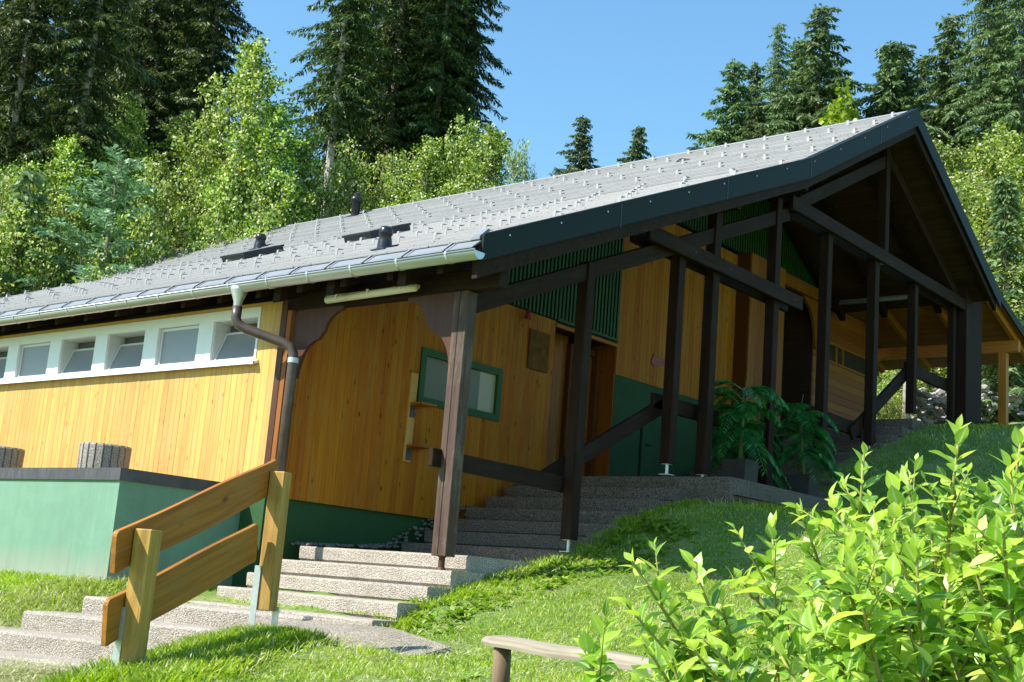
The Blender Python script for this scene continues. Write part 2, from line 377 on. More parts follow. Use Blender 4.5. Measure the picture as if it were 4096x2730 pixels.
# ------------------------------------------------------------------ ground
def sm(a, b, x): t = np.clip((x-a)/(b-a), 0, 1); return t*t*(3-2*t)
def gz(x, y):
    x = np.asarray(x, float); y = np.asarray(y, float)
    g0 = np.interp(y, [-200, -40, -5, 0, 3, 4.6, 6.2, 8, 9.3, 11.5, 12.6, 13.5, 14, 16, 17.3, 17.9, 19.4, 21, 23, 26, 30, 60, 300],
                   [-30, -9, -2.4, -1.65, -.98, -.66, -.47, -.42, -.08, .44, .95, 1.22, 1.28, 1.36, 1.6, 2.15, 2.75, 3.32, 3.62, 4.0, 4.9, 9, 40])
    sl = np.interp(y, [6, 12, 22, 40], [0, .12, .14, .02]); g0 = g0 - sl*np.clip(x+8, 0, 14)
    g0 = g0 - .40*sm(-8.85, -9.3, x)*sm(9.5, 10.0, y)*(1-sm(20.2, 20.6, y)) - .5*sm(-8.9, -9.4, x)*sm(13.6, 14.0, y)*(1-sm(20, 20.6, y))
    gl = np.interp(y, [-200, -40, 0, 4, 6, 8, 9.4, 12, 19, 24, 30, 60, 300], [-30, -9, -1.6, -1.0, -.62, -.22, -.3, -.1, .8, 3.3, 4.9, 9, 40])
    t = sm(-10.6, -12.0, x); r = g0*(1-t) + gl*t
    s = -.648*x + .762*y
    hill = 3.6 + .33*(s-30) + .8*np.sin(x*.11)*np.sin(y*.09)
    r = r + np.maximum(0, hill - r)*sm(29, 36, s)
    # landing and stair zones stay flat
    r = r + (-.45-.10*(8.1-y) - r)*sm(8.9, 8.3, y)*sm(6.2, 6.7, y)*sm(-5.9, -6.5, x)*sm(-9.4, -8.8, x)
    r = r + .10*np.exp(-((x+7.0)**2+(y-5.9)**2)/.35)*.4
    u_ = .9397*x+.3420*y; n_ = -.3420*x+.9397*y
    go = np.interp(y, [-200, -40, -5, 0, 4, 6, 7.5], [-30, -9, -2.5, -1.8, -1.13, -.90, -.62])
    r = r + (np.minimum(go, r) - r)*sm(-4.95, -5.6, u_)*sm(9.4, 8.8, n_)*sm(-13.5, -11.5, x)
    r = r + (np.minimum(r, -.58+.364*(n_-10.52)) - r)*sm(8.75, 8.95, n_)*sm(11.3, 10.9, n_)*sm(-5.5, -5.8, u_)*sm(-10.2, -9.6, u_)
    return r
def gn(x, y): return np.where(np.asarray(y) < 30, .018*np.sin(5.1*x+2*y)*np.sin(4.3*y-1.7*x) + .012*np.sin(11*x)*np.sin(9.7*y), 0)
xs = np.unique(np.concatenate([np.linspace(-320, -34, 60), np.linspace(-34, -12, 50), np.linspace(-12, -2, 110), np.linspace(-2, 12, 50), np.linspace(12, 200, 40)]))
ys = np.unique(np.concatenate([np.linspace(-120, -2, 40), np.linspace(-2, 22, 240), np.linspace(22, 40, 70), np.linspace(40, 330, 70)]))
GX_, GY_ = np.meshgrid(xs, ys); V = np.stack([GX_, GY_, gz(GX_, GY_)+gn(GX_, GY_)], -1).reshape(-1, 3)
nx, ny = len(xs), len(ys); I = np.arange((ny-1)*nx).reshape(ny-1, nx)[:, :-1].ravel()
F = np.stack([I, I+1, I+1+nx, I+nx], 1)
tag(np_mesh('ground', V, F, np.zeros(len(F)), M['ground'], smooth=True), 'grassy slope rising from the camera past the hall to the wooded hillside', 'ground', kind='structure')
def G(x, y): return float(gz(x, y))

# ------------------------------------------------------------------ the hall
hall = thing('timber_hall', (-12, 14, 0), 'low timber hall with yellow board walls, green slats, grey slate roof and open porch frame', 'building')
XE, XW = -8.15, -28.9                       # roof ends
PR = [(9.02, 3.402), (15.87, 6.41), (19.65, 8.51)]     # eave, kink, ridge
def roofz(y):
    if y <= 15.87: return 3.402 + (y-9.02)*(6.41-3.402)/(15.87-9.02)
    if y <= 19.65: return 6.41 + (y-15.87)*(2.10/3.78)
    return 8.51 - (y-19.65)*.552
UND = .20
# roof deck (boards underneath, dark)
m = MB()
for (ya, za), (yb, zb) in (((PR[0]), (PR[1])), ((PR[1]), (PR[2])), ((19.65, 8.51), (23.66, 6.296))):
    m.prism([(ya, za-.03), (yb, zb-.03), (yb, zb-UND+.04), (ya, za-UND+.04)], 'x', XW+.02, XE-.03)
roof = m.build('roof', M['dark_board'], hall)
# ceiling boards running along X
m = MB()
def boardrun(m, ya, za, yb, zb, x0, x1, off, pitch=.16, th=.02):
    L = math.hypot(yb-ya, zb-za); n = max(1, int(L/pitch)); ny_, nz_ = -(zb-za)/L, (yb-ya)/L
    if nz_ < 0: ny_, nz_ = -ny_, -nz_
    for i in range(n):
        t0 = i/n + .002/L; t1 = (i+1)/n - .004/L
        p = [(ya+(yb-ya)*t0, za+(zb-za)*t0), (ya+(yb-ya)*t1, za+(zb-za)*t1)]
        a = [(q[0]-ny_*off, q[1]-nz_*off) for q in p]; b = [(q[0]-ny_*(off+th), q[1]-nz_*(off+th)) for q in p]
        m.prism([a[0], a[1], b[1], b[0]], 'x', x0, x1)
boardrun(m, 9.02, 3.402, 15.87, 6.41, -13.5, XE-.04, .165); boardrun(m, 15.87, 6.41, 19.6, 8.482, -13.5, XE-.04, .165)
boardrun(m, 19.7, 8.482, 23.66, 6.296, -13.5, XE-.04, .165)
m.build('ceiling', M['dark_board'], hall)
# slates, each one a real lapped tile
def slates():
    VV = []; FF = []; RR = []
    for (ya, za), (yb, zb) in ((PR[0], PR[1]), (PR[1], PR[2])):
        L = math.hypot(yb-ya, zb-za); n = int(round(L/.19)); dy, dz = (yb-ya)/L, (zb-za)/L; ny_, nz_ = -dz, dy
        for i in range(n):
            t0 = L*i/n - .012; t1 = L*(i+1)/n; off = random.random()*.3; rowt = random.random()
            x = XW+.04
            k = 0
            while x < XE-.04:
                x2 = min(x + (.3 if k else off+.02), XE-.04); k += 1
                h0 = .018 + random.random()*.004; h1 = .003; sk = random.uniform(-.003, .003)
                b = len(VV)
                for (xx, tt, hh) in ((x+.001, t0+sk, h0), (x2-.001, t0-sk, h0), (x2-.001, t1, h1), (x+.001, t1, h1), (x+.001, t0+sk, -.004), (x2-.001, t0-sk, -.004)):
                    VV.append((xx, ya+dy*tt+ny_*hh, za+dz*tt+nz_*hh))
                FF += [(b, b+1, b+2, b+3), (b+4, b+5, b+1, b)]; r = .72*rowt+.28*random.random(); RR += [r, r]; x = x2
    return np_mesh('slates', np.array(VV), np.array(FF), np.array(RR), M['slate'], roof)
slates()
m = MB(); m.prism([(19.65, 8.515), (23.66, 6.302), (23.66, 6.27), (19.65, 8.485)], 'x', XW+.04, XE-.04); m.build('rear_slates', M['slate'], roof)
m = MB(); m.tube([(XW+.03, 19.66, 8.515), (XE-.03, 19.66, 8.515)], .035, 8); m.build('ridge_cap', M['flash'], roof)
# verge fascias
def fascia(x0, x1, parent, nm='verge_fascia'):
    for (ya, za), (yb, zb) in ((PR[0], PR[1]), (PR[1], PR[2]), ((19.65, 8.51), (23.72, 6.263))):
        m = MB(); dz0 = .265
        e = 0
        m.prism([(ya, za+.03), (yb, zb+.03), (yb, zb-dz0), (ya, za-dz0+(.04 if ya < 9.1 else 0))], 'x', x0, x1)
        m.build(nm, M['fascia'], parent)
fascia(XE-.03, XE, roof); fascia(XW, XW+.03, roof)
for (ya, za), (yb, zb) in ((PR[0], PR[1]), (PR[1], PR[2])):       # folded top strips
    for xa, xb in ((XE-.14, XE+.006), (XW-.006, XW+.20)):
        th_ = .048 if xb > XW+5 else .10
        m = MB(); m.prism([(ya, za+th_), (yb, zb+th_), (yb, zb+.031), (ya, za+.031)], 'x', xa, xb); m.build('verge_strip', M['fascia'] if xb > XW+5 else M['flash'], roof)
# fascia joints and rivets
m = MB()
for y in (11.3, 13.6, 15.87, 18.2):
    z = roofz(y); m = MB(); m.box((XE+.0005, y-.006, z-.255), (XE+.0035, y+.006, z+.028)); m.build('fascia_seam', M['black_metal'], roof)
m = MB()
for i in range(13):
    y = 9.4+i*.82; m = MB(); m.tube([(XE, y, roofz(y)-.03), (XE+.008, y, roofz(y)-.03)], .011, 8); m.build('rivet', M['galv'], roof)
# inner barge board (timber) behind the fascia
for (ya, za), (yb, zb) in ((PR[0], PR[1]), (PR[1], PR[2]), ((19.65, 8.51), (23.6, 6.33))):
    m = MB(); m.prism([(ya, za-.19), (yb, zb-.19), (yb, zb-.40), (ya, za-.40)], 'x', XE-.12, XE-.05); m.build('barge_board', M['dark_beam'], hall)
# rafters under the porch roof
for x in (-9.3, -10.4, -11.3):
    for (ya, za), (yb, zb) in ((PR[0], PR[1]), (PR[1], PR[2]), ((19.65, 8.51), (23.6, 6.33))):
        m = MB(); m.prism([(ya+.05, za-.19), (yb, zb-.19), (yb, zb-.37), (ya+.05, za-.37)], 'x', x-.06, x+.06); m.build('rafter', M['dark_beam'], hall)
# eave: tray flashing with seams, snow brackets
m = MB(); m.prism([(8.90, 3.285), (9.10, 3.425), (9.10, 3.455), (8.90, 3.297)], 'x', XW+.03, XE-.035); fl = m.build('eave_flashing', M['flash'], roof)
i = 0; x = XE-.35
while x > -28.5:
    m = MB(); m.prism([(8.90, 3.287), (9.10, 3.44), (9.10, 3.452), (9.07, 3.444), (8.90, 3.302)], 'x', x-.005, x+.005); m.build('seam', M['flash'], fl)
    m = MB(); m.prism([(8.885, 3.29), (9.05, 3.43), (9.05, 3.438), (8.885, 3.30)], 'x', x-.09, x-.055); m.build('hook_strap', M['flash'], fl); x -= .585; i += 1
m = MB(); m.prism([(9.0, 3.43), (9.0, 3.40), (9.16, 3.53), (9.12, 3.54)], 'x', XE-.16, XE-.04); m.build('flashing_corner', M['flash'], roof)
# gutter
gy, gzz, gr = 8.94, 3.245, .078
m = MB(); prof = [(gy+gr*math.cos(a), gzz+gr*math.sin(a)) for a in np.linspace(math.pi, 2*math.pi, 13)]
inn = [(gy+(gr-.004)*math.cos(a), gzz+(gr-.004)*math.sin(a)) for a in np.linspace(2*math.pi, math.pi, 13)]
m.prism(prof+inn, 'x', XW, XE+.03)
m.tube([(XW, gy-gr, gzz+.006), (XE+.03, gy-gr, gzz+.006)], .011, 8)
gut = m.build('gutter', M['zinc'], hall, smooth=False)
for p in gut.data.polygons:
    if len(p.vertices) == 4: p.use_smooth = True
m = MB(); m.prism(prof, 'x', XE+.026, XE+.031); m.build('gutter_end', M['galv'], gut)
x = XE-.35
while x > -28.5:
    m = MB(); ar = [(gy+(gr+.008)*math.cos(a), gzz+(gr+.008)*math.sin(a)) for a in np.linspace(math.pi, 1.95*math.pi, 9)]
    ai = [(gy+(gr+.001)*math.cos(a), gzz+(gr+.001)*math.sin(a)) for a in np.linspace(1.95*math.pi, math.pi, 9)]
    m.prism(ar+ai, 'x', x-.012, x+.012); m.box((x-.012, gy-gr-.014, gzz-.01), (x+.012, gy-gr+.01, gzz+.022)); m.build('gutter_bracket', M['galv'], gut); x -= .69
# downpipe
m = MB(); m.lathe([(.045, -.30), (.052, -.19), (.10, -.06), (.105, -.02)], (-11.83, 8.94, 3.245), 16); fn = m.build('gutter_outlet', M['galv'], hall, smooth=True)
pts = [(-11.83, 8.94, 3.0), (-11.83, 8.94, 2.86), (-11.80, 8.96, 2.79), (-11.72, 9.02, 2.74), (-11.33, 9.26, 2.60), (-11.25, 9.31, 2.56), (-11.215, 9.335, 2.48), (-11.21, 9.34, 2.40), (-11.21, 9.34, -.25)]
m = MB(); m.tube(pts, .058, 16); dp = m.build('downpipe', M['pipe'], hall, smooth=True)
for z in (2.40, 1.0): m = MB(); m.tube([(-11.21, 9.34, z-.03), (-11.21, 9.34, z+.03)], .064, 16); m.build('pipe_clip', M['galv'] if z > 2 else M['pipe'], dp)
m = MB(); m.box((-11.20, 9.33, .97), (-11.05, 9.36, 1.0)); m.build('pipe_holder', M['pipe'], dp)

# snow guards
grd = MB(); a = math.radians(24)
def guard(mb, ox=0, oy=0, oz=0, tilt=0):
    c, s_ = math.cos(a), math.sin(a)
    mb.prism([(oy-.005, oz+.0), (oy+.002, oz+.0), (oy+.002, oz+.068), (oy+.012, oz+.078), (oy+.09, oz+.078+.018), (oy+.09, oz+.086+.018), (oy+.006, oz+.088), (oy-.005, oz+.075)], 'x', ox-.021, ox+.021, .5)
guard(grd); pos = []
for r_, y in enumerate((19.4, 18.75, 18.08, 17.42, 16.78)):
    x = -8.5-.03*r_
    while x > -28.6: pos.append((x, y)); x -= .805
for r_ in range(10):
    y = 15.75-.64*r_; x = -8.6-(.40 if r_ % 2 else 0); k = 0
    while x > -28.6:
        pos.append((x, y+random.uniform(-.04, .04))); x -= .80; k += 1
pos = [p for p in pos if p[1] > 9.35 and not (-18.9 < p[0] < -17.2 and 13.0 < p[1] < 15.2) and not (-15.5 < p[0] < -14.1 and 13.0 < p[1] < 15.0)]
def depth(p): return float(RC[2] @ np.array([p[0], p[1], roofz(p[1])]))
pos.sort(key=depth)
g0 = grd.build('snow_guard', M['guard'], None); g0.location = (pos[0][0], pos[0][1], roofz(pos[0][1])+.01); keep(g0, roof)
inv = g0.matrix_parent_inverse.copy()
for p in pos[1:100]:
    c = g0.copy(); COL.objects.link(c); c.parent = roof; c.matrix_parent_inverse = inv; c.location = (p[0], p[1], roofz(p[1])+.01)
m = MB()
for p in pos[100:]: guard(m, p[0], p[1], roofz(p[1])+.01)
tag(m.build('snow_guards', M['guard'], roof), kind='stuff')
# skylights
def skylight(x1, y0, wx=.85, ly=1.35, h=.10):
    sl = (6.41-3.402)/6.85; c = math.cos(math.atan(sl)); s_ = math.sin(math.atan(sl))
    Mx = Matrix(((1, 0, 0, x1-wx), (0, c, -s_, y0), (0, s_, c, roofz(y0)), (0, 0, 0, 1)))
    m = MB(); m.box((0, 0, 0), (wx, ly, h), None, Mx); sk = m.build('skylight', M['black_metal'], roof)
    m = MB(); m.box((-.02, -.02, h), (wx+.02, ly+.02, h+.035), None, Mx); m.build('skylight_frame', M['black_metal'], sk)
    m = MB(); m.box((.07, .07, h+.035), (wx-.07, ly-.07, h+.04), None, Mx); m.build('pane', M['pane_sun'], sk)
skylight(-17.75, 13.45, .62, .92); skylight(-14.45, 13.35, .62, .92)
def vent(x, y, r, h, nm='roof_vent', tall=False):
    z = roofz(y) if y < 19.65 else 8.4; m = MB()
    if tall: prof = [(r, -.1), (r, h*.62), (r*1.45, h*.62), (r*1.5, h*.74), (r*1.2, h*.84), (r*.8, h*.86), (r*.78, h), (.01, h)]
    else: prof = [(r*1.35, -.05), (r*1.2, .1), (r*.95, h*.62), (r*1.15, h*.62), (r*1.22, h*.72), (r*1.15, h*.86), (r*.8, h*.97), (.01, h)]
    m.lathe(prof, (x, y, z), 24); v = m.build(nm, M['black_metal'], roof, smooth=True)
    s_ = (roofz(y+.1)-roofz(y-.1))/.2
    m = MB(); e = r*1.7
    m.prism([(y-e, z-e*s_+.02), (y+e, z+e*s_+.02), (y+e, z+e*s_+.035), (y-e, z-e*s_+.035)], 'x', x-e, x+e); m.build('vent_base', M['black_metal'], v)
vent(-10.38, 9.80, .068, .28); vent(-21.45, 16.6, .10, .32); vent(-21.6, 19.35, .10, .54, 'chimney_pipe', True)
m = MB()
arc = [(-11.95-.26*math.cos(t), 17.95+.12*math.sin(t)) for t in np.linspace(0, math.pi, 12)]
zz = roofz(18.3)
m.tube([(-11.95-.15*math.cos(t), 18.35, zz+.01+.10*math.sin(t)) for t in np.linspace(0, math.pi, 14)], .010, 6)
lv = m.build('louvre_vent', M['black_metal'], roof)
m = MB()
for k in range(4):
    z = zz+.015+.022*k; hw = .15*math.sqrt(max(.02, 1-((z-zz)/.11)**2)); m.box((-11.95-hw, 18.345, z), (-11.95+hw, 18.36, z+.008))
m.build('louvre', M['black_metal'], lv)

# ---- boards
def vboards(name, ax, a0, a1, plane, nrm, z0, z1, mat, parent, pitch=.105, th=.022, back=None):
    """vertical tongue-and-groove boards. ax 'x' -> run along x on y=plane; nrm = sign of outward normal"""
    n = max(1, round((a1-a0)/pitch)); p = (a1-a0)/n; m = MB()
    for i in range(n):
        s0 = a0+i*p; s1 = s0+p; c = .004; f = plane + nrm*random.uniform(-.0015, .0015); b = plane - nrm*th
        zb = z0(s0) if callable(z0) else z0; zc = z0(s1) if callable(z0) else z0
        za = z1(s0) if callable(z1) else z1; zd = z1(s1) if callable(z1) else z1
        poly = [(s0+.0008, b), (s0+.0008, f-nrm*.0035), (s0+c, f), (s1-c, f), (s1-.0008, f-nrm*.0035), (s1-.0008, b)]
        def P(q, z): return (q[0], q[1], z) if ax == 'x' else (q[1], q[0], z)
        lo = [P(q, zb if k < 3 else zc) for k, q in enumerate(poly)]; hi = [P(q, za if k < 3 else zd) for k, q in enumerate(poly)]
        m.add(lo+hi, [tuple(range(6)), tuple(range(11, 5, -1))]+[(k, k+6, (k+1) % 6+6, (k+1) % 6) for k in range(6)])
    return m.build(name, mat, parent)
def slab(name, a, b, mat, parent, bevel=0): m = MB(); m.box(a, b); return m.build(name, mat, parent, bevel)
SY = 9.42
# sunny long wall: boards below sill and at the right end, window band above
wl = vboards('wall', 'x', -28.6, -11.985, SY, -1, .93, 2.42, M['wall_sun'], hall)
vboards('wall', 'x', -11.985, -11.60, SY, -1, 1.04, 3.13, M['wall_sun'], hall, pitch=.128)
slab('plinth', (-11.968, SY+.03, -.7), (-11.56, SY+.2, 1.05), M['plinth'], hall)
slab('corner_post', (-11.60, SY-.012, 1.0), (-11.50, SY+.16, 3.20), M['bracket'], hall)
slab('corner_post', (-11.497, SY-.004, 1.0), (-11.42, SY+.10, 3.03), M['door'], hall)
slab('wall_core', (-28.55, SY+.26, -.6), (-11.7, SY+.30, 3.35), M['interior'], hall)
slab('trim_board', (-28.6, SY-.01, 3.125), (-11.60, SY+.02, 3.165), M['wall_sun'], hall)
# white window band
W0, Wp, Ww = -12.02, 1.158, .86
band = MB()
band.box((-28.6, SY-.012, 3.0), (-11.985, SY+.02, 3.12)); band.box((-28.6, SY-.012, 2.42), (-11.985, SY+.02, 2.50))
k = 0; x = W0
while x > -28:
    band.box((x-Wp+.001, SY-.010, 2.501), (x-Ww, SY+.02, 2.999)); x -= Wp
bo = band.build('window_surround', M['white'], hall)
band = MB(); band.box((-12.02, SY-.0115, 2.501), (-11.985, SY+.02, 2.999)); band.build('window_surround', M['white'], hall)
m = MB(); m.prism([(SY+.0, 2.43), (SY-.085, 2.405), (SY-.085, 2.43), (SY+.0, 2.47)], 'x', -28.6, -11.93); m.box((-12.0, SY-.087, 2.40), (-11.93, SY-.07, 2.44)); m.build('window_sill', M['white'], hall)
x = W0; k = 0
while x > -28:
    x0, x1 = x-Ww, x
    m = MB(); t = .012
    m.box((x0-.002, SY+.0205, 2.49), (x0+t, SY+.25, 3.01)); m.box((x1-t, SY+.0205, 2.49), (x1+.002, SY+.25, 3.01)); m.box((x0+t, SY+.0205, 2.995), (x1-t, SY+.25, 3.01)); m.box((x0+t, SY+.0205, 2.49), (x1-t, SY+.25, 2.503))
    wn = m.build('window', M['white_frame'], hall)
    slab('room_backing', (x0, SY+.252, 2.48), (x1, SY+.256, 3.02), M['room_grey'], wn)
    tilt = math.radians(34) if k % 3 != 1 else 0
    c, s_ = math.cos(tilt), math.sin(tilt)
    # sash hinged at its bottom, tipped inwards
    def T(px, pz, py): # local: pz up along sash, py depth
        return (px, SY+.035 + py*c + pz*s_*.55, 2.505 + pz*(c if tilt == 0 else .80) - 0*py)
    hgt = .485 if tilt == 0 else .48; fw = .036
    def bx(m, xa, xb, za, zb, ya=0, yb=.035):
        vs = [T(xa, za, ya), T(xb, za, ya), T(xb, za, yb), T(xa, za, yb), T(xa, zb, ya), T(xb, zb, ya), T(xb, zb, yb), T(xa, zb, yb)]
        m.add(vs, [(3,2,1,0),(4,5,6,7),(0,1,5,4),(1,2,6,5),(2,3,7,6),(3,0,4,7)])
    m = MB(); a0, a1 = x0+t+.002, x1-t-.002
    bx(m, a0, a0+fw, 0, hgt); bx(m, a1-fw, a1, 0, hgt); bx(m, a0+fw, a1-fw, hgt-fw, hgt); bx(m, a0+fw, a1-fw, 0, fw*.5)
    m.build('sash', M['white_frame'], wn)
    m = MB(); bx(m, a0+fw, a1-fw, fw*.5, hgt-fw, .012, .018); m.build('pane', M['pane_sun'], wn)
    x -= Wp; k += 1
# eave beam, rafter ends, tube lights
timber('beam', (-28.5, SY+.09, 3.145), (-11.62, SY+.09, 3.145), .12, .16, M['dark_beam'], hall)
timber('beam', (-11.40, SY+.09, 3.135), (-8.27, SY+.09, 3.135), .15, .22, M['dark_beam'], hall, bevel=.012)
x = -8.75
while x > -28:
    m = MB(); m.prism([(9.06, 3.21), (9.06, 3.11), (9.9, 3.43), (9.9, 3.58)], 'x', x-.045, x+.045); m.build('rafter_end', M['dark_beam'], hall); x -= .72
br1 = [(-11.375, 3.04), (-10.581, 3.03), (-10.579, 2.98), (-10.66, 2.965), (-10.715, 2.936), (-10.775, 2.895), (-10.825, 2.84), (-10.845, 2.79), (-10.859, 2.735), (-10.885, 2.735), (-10.905, 2.70), (-10.93, 2.68), (-10.94, 2.66), (-11.015, 2.641), (-11.08, 2.61), (-11.126, 2.575), (-11.175, 2.51), (-11.21, 2.44), (-11.248, 2.32), (-11.26, 2.22), (-11.375, 2.22)]
br2 = [(-8.87, 3.03), (-9.56, 3.02), (-9.555, 2.975), (-9.47, 2.965), (-9.42, 2.94), (-9.35, 2.89), (-9.31, 2.83), (-9.27, 2.77), (-9.25, 2.70), (-9.225, 2.69), (-9.215, 2.65), (-9.18, 2.64), (-9.16, 2.615), (-9.08, 2.59), (-9.02, 2.55), (-8.97, 2.49), (-8.93, 2.42), (-8.90, 2.34), (-8.885, 2.26), (-8.87, 2.26)]
for b in (br1, br2): m = MB(); m.prism(b, 'y', SY+.03, SY+.075); m.build('curved_bracket', M['bracket'], hall)
def tubelight(p0, p1, label, mt='tube'):
    t = thing('tube_light', ((p0[0]+p1[0])/2, (p0[1]+p1[1])/2, p0[2]), label, 'light', 'tube lights under the eaves')
    p0 = Vector(p0); p1 = Vector(p1); d = (p1-p0).normalized()
    m = MB(); m.tube([p0, p0+d*.02, p1-d*.02, p1], [.02, .042, .042, .02], 12); m.build('cover', M[mt], t, smooth=True)
    m = MB(); m.box((p0.x+.01, p0.y+.0, p0.z+.02), (p1.x-.01, p1.y+.05, p0.z+.055)); m.build('housing', M[mt], t)
    for q in (.15, .5, .85):
        c = p0.lerp(p1, q); m = MB(); m.box((c.x-.015, c.y-.05, c.z-.012), (c.x+.015, c.y-.03, c.z+.045)); m.build('clip', M[mt], t)
tubelight((-10.74, 9.32, 3.065), (-9.31, 9.32, 3.085), 'cream strip light under the sunny eave beside the scalloped brackets')
tubelight((-11.05, 22.9, 6.15), (-9.60, 22.9, 6.15), 'grey strip light deep in the porch shade behind the far posts', 'tube_grey')
# shaded gable wall A
GXW = -11.5
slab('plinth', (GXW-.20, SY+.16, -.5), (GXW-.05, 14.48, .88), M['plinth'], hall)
def under(y): return roofz(y)-.22
def wz1(y): return min(4.0, under(y))
# boards around the window opening (11.72..13.32, 2.32..3.03)
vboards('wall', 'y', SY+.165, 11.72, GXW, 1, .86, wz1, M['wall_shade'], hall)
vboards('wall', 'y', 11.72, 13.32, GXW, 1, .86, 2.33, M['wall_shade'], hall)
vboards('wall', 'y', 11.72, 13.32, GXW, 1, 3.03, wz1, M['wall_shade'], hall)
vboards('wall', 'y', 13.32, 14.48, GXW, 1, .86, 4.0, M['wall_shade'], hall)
slab('wall_core', (GXW-.2, SY+.17, .8), (GXW-.12, 14.4, 3.0), M['interior'], hall)
m = MB(); f = .095
y0, y1, z0, z1 = 11.70, 13.34, 2.31, 3.05
m.box((GXW-.06, y0, z0), (GXW+.028, y0+f, z1)); m.box((GXW-.06, y1-f, z0), (GXW+.028, y1, z1)); m.box((GXW-.06, y0+f, z1-f), (GXW+.026, y1-f, z1)); m.box((GXW-.06, y0+f, z0), (GXW+.026, y1-f, z0+f))
wn = m.build('window', M['green_paint'], hall)
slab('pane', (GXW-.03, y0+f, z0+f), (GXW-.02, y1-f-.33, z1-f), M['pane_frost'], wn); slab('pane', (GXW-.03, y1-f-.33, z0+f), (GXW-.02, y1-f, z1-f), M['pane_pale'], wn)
# reveal of the door recess, back wall, door
vboards('wall', 'x', -11.92, GXW-.023, 14.48, 1, .9, 4.0, M['door'], hall)
vboards('wall', 'y', 14.48, 15.35, -11.92, 1, 1.2, 4.0, M['door'], hall)
dr = vboards('door', 'y', 15.38, 15.95, -11.88, 1, 1.62, 3.75, M['door'], hall)
slab('door_handle', (-11.85, 15.46, 2.55), (-11.81, 15.49, 2.72), M['galv'], dr)
m = MB(); m.box((-11.95, 15.32, 1.62), (-11.83, 15.38, 3.85)); m.box((-11.95, 15.95, 1.62), (-11.78, 16.06, 3.85)); m.box((-11.95, 15.38, 3.76), (-11.83, 15.95, 3.85)); m.build('door_frame', M['frame_brown'], hall)
slab('recess_core', (-13.0, 14.4, 1.0), (-12.6, 16.2, 4.6), M['interior'], hall)
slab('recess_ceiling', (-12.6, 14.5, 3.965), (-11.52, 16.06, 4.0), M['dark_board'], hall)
slab('trim_board', (GXW-.03, 14.485, 3.915), (GXW+.02, 16.065, 3.965), M['wall_shade'], hall)
# green slats
def slats(y0, y1, z0, nm='slat_screen'):
    m = MB(); y = y0
    while y < y1-.02:
        zt = under(y+.02)-.02
        zb = z0(y) if callable(z0) else z0
        if zt > zb+.03: m.box((GXW-.03, y, zb), (GXW+.012, y+.045, zt), random.random())
        y += .088
    o = m.build(nm, M['slat'], hall)
    m = MB(); n = 24
    for i in range(n):
        a_ = y0+(y1-y0)*i/n; b_ = y0+(y1-y0)*(i+1)/n
        m.prism([(a_, z0), (b_, z0), (b_, max(z0, under(b_)-.01)), (a_, max(z0, under(a_)-.01))], 'x', GXW-.07, GXW-.04)
    m.build('slat_backing', M['slat_back'], o)
slats(11.0, 16.06, 4.02); slats(16.2, 24.6, 6.42)
slab('slat_rail', (GXW-.02, 14.5, 4.005), (GXW+.022, 16.06, 4.045), M['slat'], hall)
# tall board wall B above green render
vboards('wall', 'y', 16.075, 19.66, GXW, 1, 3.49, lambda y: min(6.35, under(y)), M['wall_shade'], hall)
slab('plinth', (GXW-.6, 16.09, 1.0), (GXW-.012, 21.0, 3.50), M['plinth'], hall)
slab('corner_board', (-12.5, 16.065, 1.6), (GXW-.02, 16.09, 6.0), M['door'], hall)
gd = slab('green_door', (GXW-.011, 16.90, 1.66), (GXW+.02, 17.95, 2.83), M['plinth'], hall, .004)
slab('door_handle', (GXW+.02, 17.0, 2.50), (GXW+.05, 17.14, 2.525), M['black_metal'], gd)
m = MB(); m.box((GXW-.011, 16.875, 1.64), (GXW+.006, 16.90, 2.86)); m.build('door_gap', M['interior'], gd)
vboards('pillar', 'y', 19.69, 20.98, -11.22, 1, 1.7, 6.38, M['door'], hall, pitch=.26)
slab('pillar_side', (GXW-.1, 19.665, 1.7), (-11.24, 19.688, 6.38), M['frame_brown'], hall)
# recess behind bracket
slab('recess_wall', (-13.2, 21.0, 2.5), (-13.1, 22.72, 6.3), M['interior'], hall)
slab('recess_side', (-13.1, 22.70, 3.3), (GXW-.001, 22.745, 6.2), M['dark_board'], hall)
slab('recess_side', (-13.1, 20.995, 2.5), (GXW-.002, 21.02, 6.2), M['dark_board'], hall)
timber('beam', (GXW+.08, 21.0, 6.29), (GXW+.08, 23.3, 6.29), .12, .24, M['door'], hall)
m = MB(); m.prism([(22.72, 6.16), (22.72, 5.2), (22.66, 5.2), (22.63, 5.5), (22.55, 5.75), (22.42, 5.95), (22.25, 6.05), (22.1, 6.16)], 'x', GXW+.03, GXW+.09); m.build('curved_bracket', M['door'], hall)
# side lean-to with horizontal boards
def hboards(name, y0, y1, z0, z1, x, mat, parent, pitch=.16):
    n = max(1, round((z1-z0)/pitch)); p = (z1-z0)/n; m = MB()
    for i in range(n):
        a_ = z0+i*p; b_ = a_+p
        m.prism([(x-.025, a_+.001), (x, a_+.001), (x+.004, a_+.014), (x, b_-.001), (x-.025, b_-.001)], 'y', y0, y1)
    return m.build(name, mat, parent)
hboards('lean_to_wall', 22.75, 25.5, 3.35, 5.08, GXW, M['shed'], hall)
hboards('lean_to_wall', 22.75, 25.5, 5.50, 6.25, GXW, M['shed'], hall)
hboards('lean_to_wall', 22.75, 23.0, 5.08, 5.50, GXW, M['shed'], hall)
hboards('lean_to_wall', 25.28, 25.5, 5.08, 5.50, GXW, M['shed'], hall)
m = MB(); m.box((GXW-.04, 23.0, 5.08), (GXW+.03, 25.28, 5.12)); m.box((GXW-.04, 23.0, 5.46), (GXW+.02, 25.28, 5.50))
